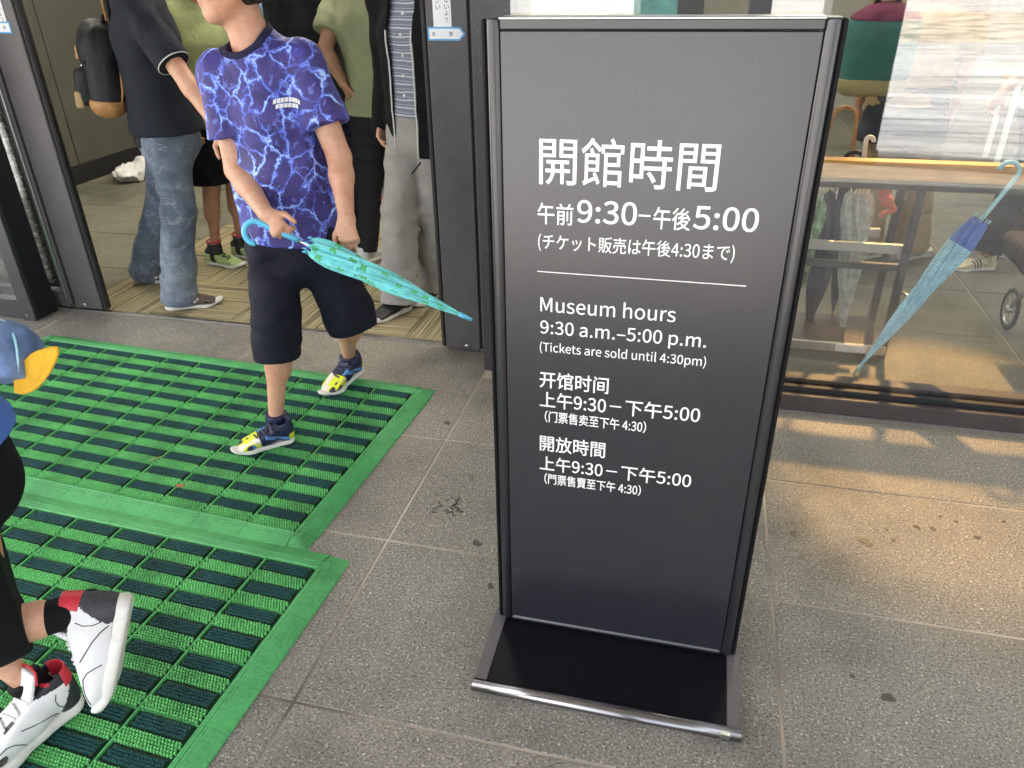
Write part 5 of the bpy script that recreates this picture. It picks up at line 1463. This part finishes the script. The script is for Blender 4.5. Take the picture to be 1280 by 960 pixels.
# small leaping figure emblem on the tongue of the standing shoe
# denim cap with a yellow brim carried at the hip
cc = A(at(-2, 452, .93)); cp_ = empty('cap', tuple(cc), label='blue denim cap with a yellow brim at the hip of the foreground walker', cat='cap')
Rc = frame((0, 0, 0), (.88, -.30, .36), (-.25, .5, .85))
crown = cut(folds(el(cc, (.066, .068, .072), Rc), .011, (24, 24, 24), 111), cc-Rc[:, 2]*.035, -Rc[:, 2], .005)
grow('crown', shell(crown, .008), .005, cp_, MT['cap_denim'])
for ang in (-.75, -.1, .55, 1.2):
    q = []
    for k in range(11):
        th = -.35+k/10*2.5; v_ = Rc[:, 1]*math.cos(th)*.0695+Rc[:, 2]*math.sin(th)*.0735
        q.append(cc+v_*math.cos(ang)+Rc[:, 0]*math.sin(ang)*.0675*(.5+.5*abs(math.cos(th))))
    MB().tube(local(cp_, *q), .0022, 6).build('crown_seam', MT['pale_plastic'], cp_, True)
b0, b1 = A(at(10, 492, .90)), A(at(66, 434, .92)); bm = (b0+b1)/2; by_ = nrm(b1-b0); bn = nrm(A((.25, -.75, .6))-by_*(A((.25, -.75, .6))@by_)); bx2 = np.cross(by_, bn)
def leaf_(p):
    q = p-bm; u = q@by_; v = q@bx2; h_ = q@bn; L_ = np.linalg.norm(b1-b0)/2
    wd = .0275*np.clip(1-(u/L_)**2, 0, 1)**.8*(1-.12*u/L_)
    return smax(smax(np.abs(v)-wd, np.abs(u)-L_, .004), np.abs(h_-.9*v*v*6+.012)-.0045, .004)
leaf_.bb = (np.minimum(b0, b1)-.05, np.maximum(b0, b1)+.05)
grow('brim', leaf_, .0042, cp_, MT['yellow'])

# ------------------------------------------------------------------ behind the right-hand glass
RY = 3.30
rk = empty('umbrella_rack', (.45, RY+.15, 0), label='umbrella rack with a pale wooden top rail and steel bars behind the glass', cat='umbrella rack')
def kb(name, mat, x0, x1, y0, y1, z0, z1, bev=.004): return MB().box(x0-.45, x1-.45, y0-RY-.15, y1-RY-.15, z0, z1, bev).build(name, MT[mat], rk)
kb('top_rail', 'wood', -.55, 2.35, 3.285, 3.365, .795, .865, .008)
kb('rail_bracket', 'post_metal', -.55, 2.35, 3.30, 3.35, .755, .793)
for x in (-.53, .85): kb('leg', 'post_metal', x, x+.03, 3.305, 3.345, 0, .754)
kb('leg', 'post_metal', 2.28, 2.31, 3.305, 3.345, 0, .754)
for x in (-.53, .85): kb('leg', 'post_metal', x, x+.03, 3.62, 3.66, 0, .70)
kb('cross_bar', 'steel', -.49, .86, 3.345, 3.372, .475, .515); kb('cross_bar', 'steel', -.49, .80, 3.55, 3.572, .48, .52)
kb('cross_bar', 'door_metal', -.49, .86, 3.345, 3.372, .40, .43)
kb('drip_tray', 'post_metal', -.5, .87, 3.30, 3.66, .03, .055)
kb('drip_tray_lip', 'steel', -.5, .87, 3.285, 3.298, .03, .075); kb('tray_tag', 'paper', .66, .79, 3.279, 3.284, .038, .072, 0)
hk_ = MB(); hk_.tube([(.43, -.16, .33), (.45, -.19, .325), (.48, -.195, .31), (.49, -.19, .34)], .006, 8); hk_.build('hook', MT['steel'], rk, True)
def hung(px0, px1, Y, label, fabric, plastic, open_, r_, hook, band=None, grip=-.10, hook_r=.04, seed=1):
    a = A(at(*px0, Y)); b = A(at(*px1, Y+.02)); u = empty('umbrella', tuple(a), label=label, cat='umbrella')
    umbrella(u, a, b-a, float(np.linalg.norm(b-a)), r_, fabric, plastic, grip, hook, open_, hook_r, seed, band=band); return u
hung((1078, 212), (1051, 424), 3.50, 'clear vinyl umbrella with a straight white handle standing in the rack', 'vinyl', 'rubber_white', .075, .040, (1, -.2, 0), grip=-.12, hook_r=.014)
hung((1052, 215), (1006, 425), 3.56, 'navy furled umbrella standing in the rack beside the clear one', 'navy_fabric', 'black_nylon', .07, .045, (1, -.3, 0), grip=-.05, seed=2)
hung((1066, 185), (1040, 400), 3.62, 'umbrella with a curved brown cane handle hooked above the wooden rail', 'navy_fabric', 'leather', .05, .03, (-1, -.3, 0), grip=-.12, hook_r=.055, seed=3)
hung((1024, 222), (975, 430), 3.46, 'green patterned umbrella at the left end of the rack', 'floral', 'pale_plastic', .07, .04, (1, -.3, 0), grip=-.04, seed=4)
pk = at(1108, 250, 3.42); ks = empty('cloth_strip', tuple(pk), label='salmon pink cloth strip hanging among the racked umbrellas', cat='cloth')
f_ = union([rc(at(1104, 236, 3.42), at(1108, 250, 3.42), .014, .02), (rc(at(1108, 250, 3.42), at(1116, 262, 3.42), .02, .012), .01), (rc(at(1114, 262, 3.42), at(1100, 270, 3.42), .012, .006), .006)], .01)
grow('cloth', folds(f_, .008, (30, 30, 30), 121), .004, ks, MT['pink_cloth'])
# pale blue umbrella leaning on the rail
a = A(at(1232, 268, 3.235)); b = A(at(1067, 468, 3.135)); b[2] = max(b[2], .004)
lu = empty('umbrella', tuple(a), label='pale blue dotted umbrella leaning alone against the wooden rail behind the glass', cat='umbrella')
umbrella(lu, a, b-a, float(np.linalg.norm(b-a)), .023, 'dotted', 'pale_plastic', -.165, (-.55, .2, .6), .060, .034, 6, start=.03, band='blue_band')
# two visitors beyond the rail
F = std(1.0, 1.05, 4.72, (.15, 1), footl=(.98, 4.70, 0), footr=(1.25, 4.75, 0), bulk=1.05)
PA = person('visitor in a tan jacket with a teal backpack standing beyond the umbrella rack', (1.05, 4.72, 0), 'court')
naked(F, PA, 'skin', res=.009); tee(F, PA, 'tan_cloth', .02, .03, .008, seed=131, sleeve=.95, sl=1.1); pants(F, PA, 'tan_cloth', 1, .03, .02, .009, 133); feet(F, PA, 'court', .29, R(-40), R(-40))
grow('waist_jacket', shell(cut(cut(folds(ec(F.pel-UP*.30, F.pel+UP*.12, F.shr-F.shl, (.225, .17), (.20, .16)), .01, (6, 6, 4), 135), F.pel-UP*.22, -UP), F.pel+UP*.08, UP), .012), .008, PA, MT['navy_cloth'])
bx_ = at(1096, 62, 4.50); b2 = empty('backpack', tuple(bx_), label='dark teal backpack with maroon trim and khaki base worn beyond the rack', cat='backpack')
c = A(bx_); Rb = frame((0, 0, 0), (.05, .95, .12))
def bw(x, y, z): return c+Rb@A((x, y, z))
m_ = folds(union([rbox(bw(0, -.03, -.02), (.17, .085, .19), .07, Rb), (el(bw(0, -.03, .10), (.165, .09, .12), Rb), .03)], .03), .006, (8, 8, 8), 141)
grow('main_bag', cut(cut(m_, bw(0, 0, -.125), -Rb[:, 2]), bw(0, 0, .165), Rb[:, 2]), .006, b2, MT['teal_canvas'])
grow('top_trim', cut(off(m_, .004), bw(0, 0, .150), -Rb[:, 2]), .006, b2, MT['maroon'])
grow('base_panel', cut(off(m_, .004), bw(0, 0, -.12), Rb[:, 2]), .006, b2, MT['khaki'])
hd_ = MB(); hd_.tube(local(b2, *[bw(.05*math.cos(a), -.03, .20+.085*math.sin(a)) for a in [math.pi*k/10 for k in range(11)]]), .011, 8, True, 1.6); hd_.build('carry_handle', MT['black_nylon'], b2, True)
F = std(1.0, 1.78, 4.78, (-1, -.25), footl=(1.62, 4.64, 0), footr=(1.93, 4.93, 0), elb=(.1, .1))
PB = person('visitor in dark trousers and cream sneakers with black stripes beyond the rail', (1.78, 4.78, 0), 'court')
naked(F, PB, 'skin', res=.009); tee(F, PB, 'pale_cloth', .05, .02, .009, seed=151); pants(F, PB, 'navy_cloth', 1, .014, .012, .008, 153, end=-.02); feet(F, PB, 'court', .29)
F = std(.95, -.35, 5.4, (.1, -1))
PC = person('visitor in a teal shirt glimpsed over the top of the sign', (-.35, 5.4, 0), 'court')
naked(F, PC, 'skin', res=.01); tee(F, PC, 'teal_shirt', .05, .02, .009, seed=161); pants(F, PC, 'tan_cloth', 1, .014, .012, .01, 163); feet(F, PC, 'court', .28)
# white counter behind the sign and a small wooden display table in the hall
ct_ = empty('counter', (-.15, 4.2, 0), label='low white counter behind the tall black sign', cat='counter')
MB().box(-.62, .62, -.25, .25, .04, .92, .006).build('counter_body', MT['pale_cloth'], ct_); MB().box(-.66, .66, -.29, .29, .923, .96, .006).build('counter_top', MT['paper'], ct_); MB().box(-.58, .58, -.2, .2, 0, .038).build('plinth', MT['post_metal'], ct_)
tb = empty('display_table', (2.75, 7.6, 0), label='small pale wooden table far back in the hall seen through the glass', cat='table')
MB().box(-.32, .32, -.2, .2, .66, .70, .006).build('table_top', MT['wood'], tb)
for x in (-.28, .28):
    for y in (-.16, .16): MB().box(x-.02, x+.02, y-.02, y+.02, 0, .658, .003).build('leg', MT['paper'], tb)
dsh = MB(); dsh.tube([(2.68, 7.48, .701), (2.68, 7.48, .72), (2.68, 7.48, .80), (2.68, 7.48, .86), (2.68, 7.48, .875)], [.05, .085, .10, .085, .05], 20); o = dsh.build('vase', MT['paper'], None, True); tag(o, 'round white vase on the small wooden table in the hall', 'vase')
# push chair at the right edge: thin pale wheel and frame
pc2 = empty('pushchair', (1.66, 3.30, 0), label='dark pushchair parked behind the glass at the right edge', cat='pushchair')
def wheel(x, y, r_):
    m_ = MB(); m_.tube([(x, y+r_*math.cos(2*math.pi*k/32), r_+.004+r_*math.sin(2*math.pi*k/32)) for k in range(33)], .009, 8, False); w_ = m_.build('wheel', MT['rubber'], pc2, True)
    m_ = MB(); m_.tube([(x, y+(r_-.016)*math.cos(2*math.pi*k/32), r_+.004+(r_-.016)*math.sin(2*math.pi*k/32)) for k in range(33)], .006, 8, False); m_.build('rim', MT['steel'], w_, True)
    for k in range(8):
        a = math.pi*2*k/8; MB().tube([(x, y, r_+.004), (x, y+(r_-.02)*math.cos(a), r_+.004+(r_-.02)*math.sin(a))], .002, 6).build('spoke', MT['steel'], w_)
    MB().tube([(x-.02, y, r_+.004), (x+.02, y, r_+.004)], .018, 12).build('hub', MT['steel'], w_, True)
wheel(-.17, -.05, .20); wheel(.26, -.05, .20); wheel(-.16, .50, .09); wheel(.16, .50, .09)
for x in (-.20, .20):
    fr_ = MB(); fr_.tube([(x, 0, .16), (x, .10, .45), (x, -.10, .95), (x, -.20, 1.0)], .011, 8); fr_.build('frame_tube', MT['steel'], pc2, True)
    fr_ = MB(); fr_.tube([(x*.8, .50, .10), (x*.9, .30, .30), (x, .10, .45)], .011, 8); fr_.build('frame_tube', MT['steel'], pc2, True)
hb = MB(); hb.tube([(-.20, -.20, 1.0), (0, -.205, 1.005), (.20, -.20, 1.0)], .013, 8); hb.build('handlebar', MT['rubber'], pc2, True)
grow('seat', folds(union([rbox((1.50, 3.52, .46), (.17, .17, .05), .03), (rbox((1.50, 3.36, .66), (.17, .04, .24), .03, frame((0, 0, 0), (0, 1, .2))), .03)], .03), .006, (9, 9, 9), 171), .008, pc2, MT['navy_cloth'])
# warm spotlight on the ceiling inside, shining out through the glass
sl_ = empty('spotlight', (1.25, 5.6, 3.16), label='warm ceiling spotlight in the hall aimed at the glass front', cat='spotlight')
MB().tube([(0, 0, .03), (0, 0, -.02)], .05, 16).build('spot_base', MT['post_metal'], sl_, True)
ld = bpy.data.lights.new('spot_lamp', 'SPOT'); ld.energy = 320; ld.color = (1, .55, .20); ld.spot_size = R(21); ld.spot_blend = .6; ld.shadow_soft_size = .05
lo = bpy.data.objects.new('spot_lamp', ld); col.objects.link(lo); lo.parent = sl_; lo.location = (0, 0, -.10)
dv = Vector((1.0, 2.75, 0))-Vector((1.25, 5.6, 3.06)); lo.rotation_euler = (-dv).to_track_quat('Z', 'Y').to_euler()
hs_ = MB(); dn = dv.normalized(); hs_.tube([Vector((0, 0, -.10))-dn*.10, Vector((0, 0, -.10))-dn*.02], [.045, .055], 16, False); hs_.build('spot_housing', MT['post_metal'], sl_, True)
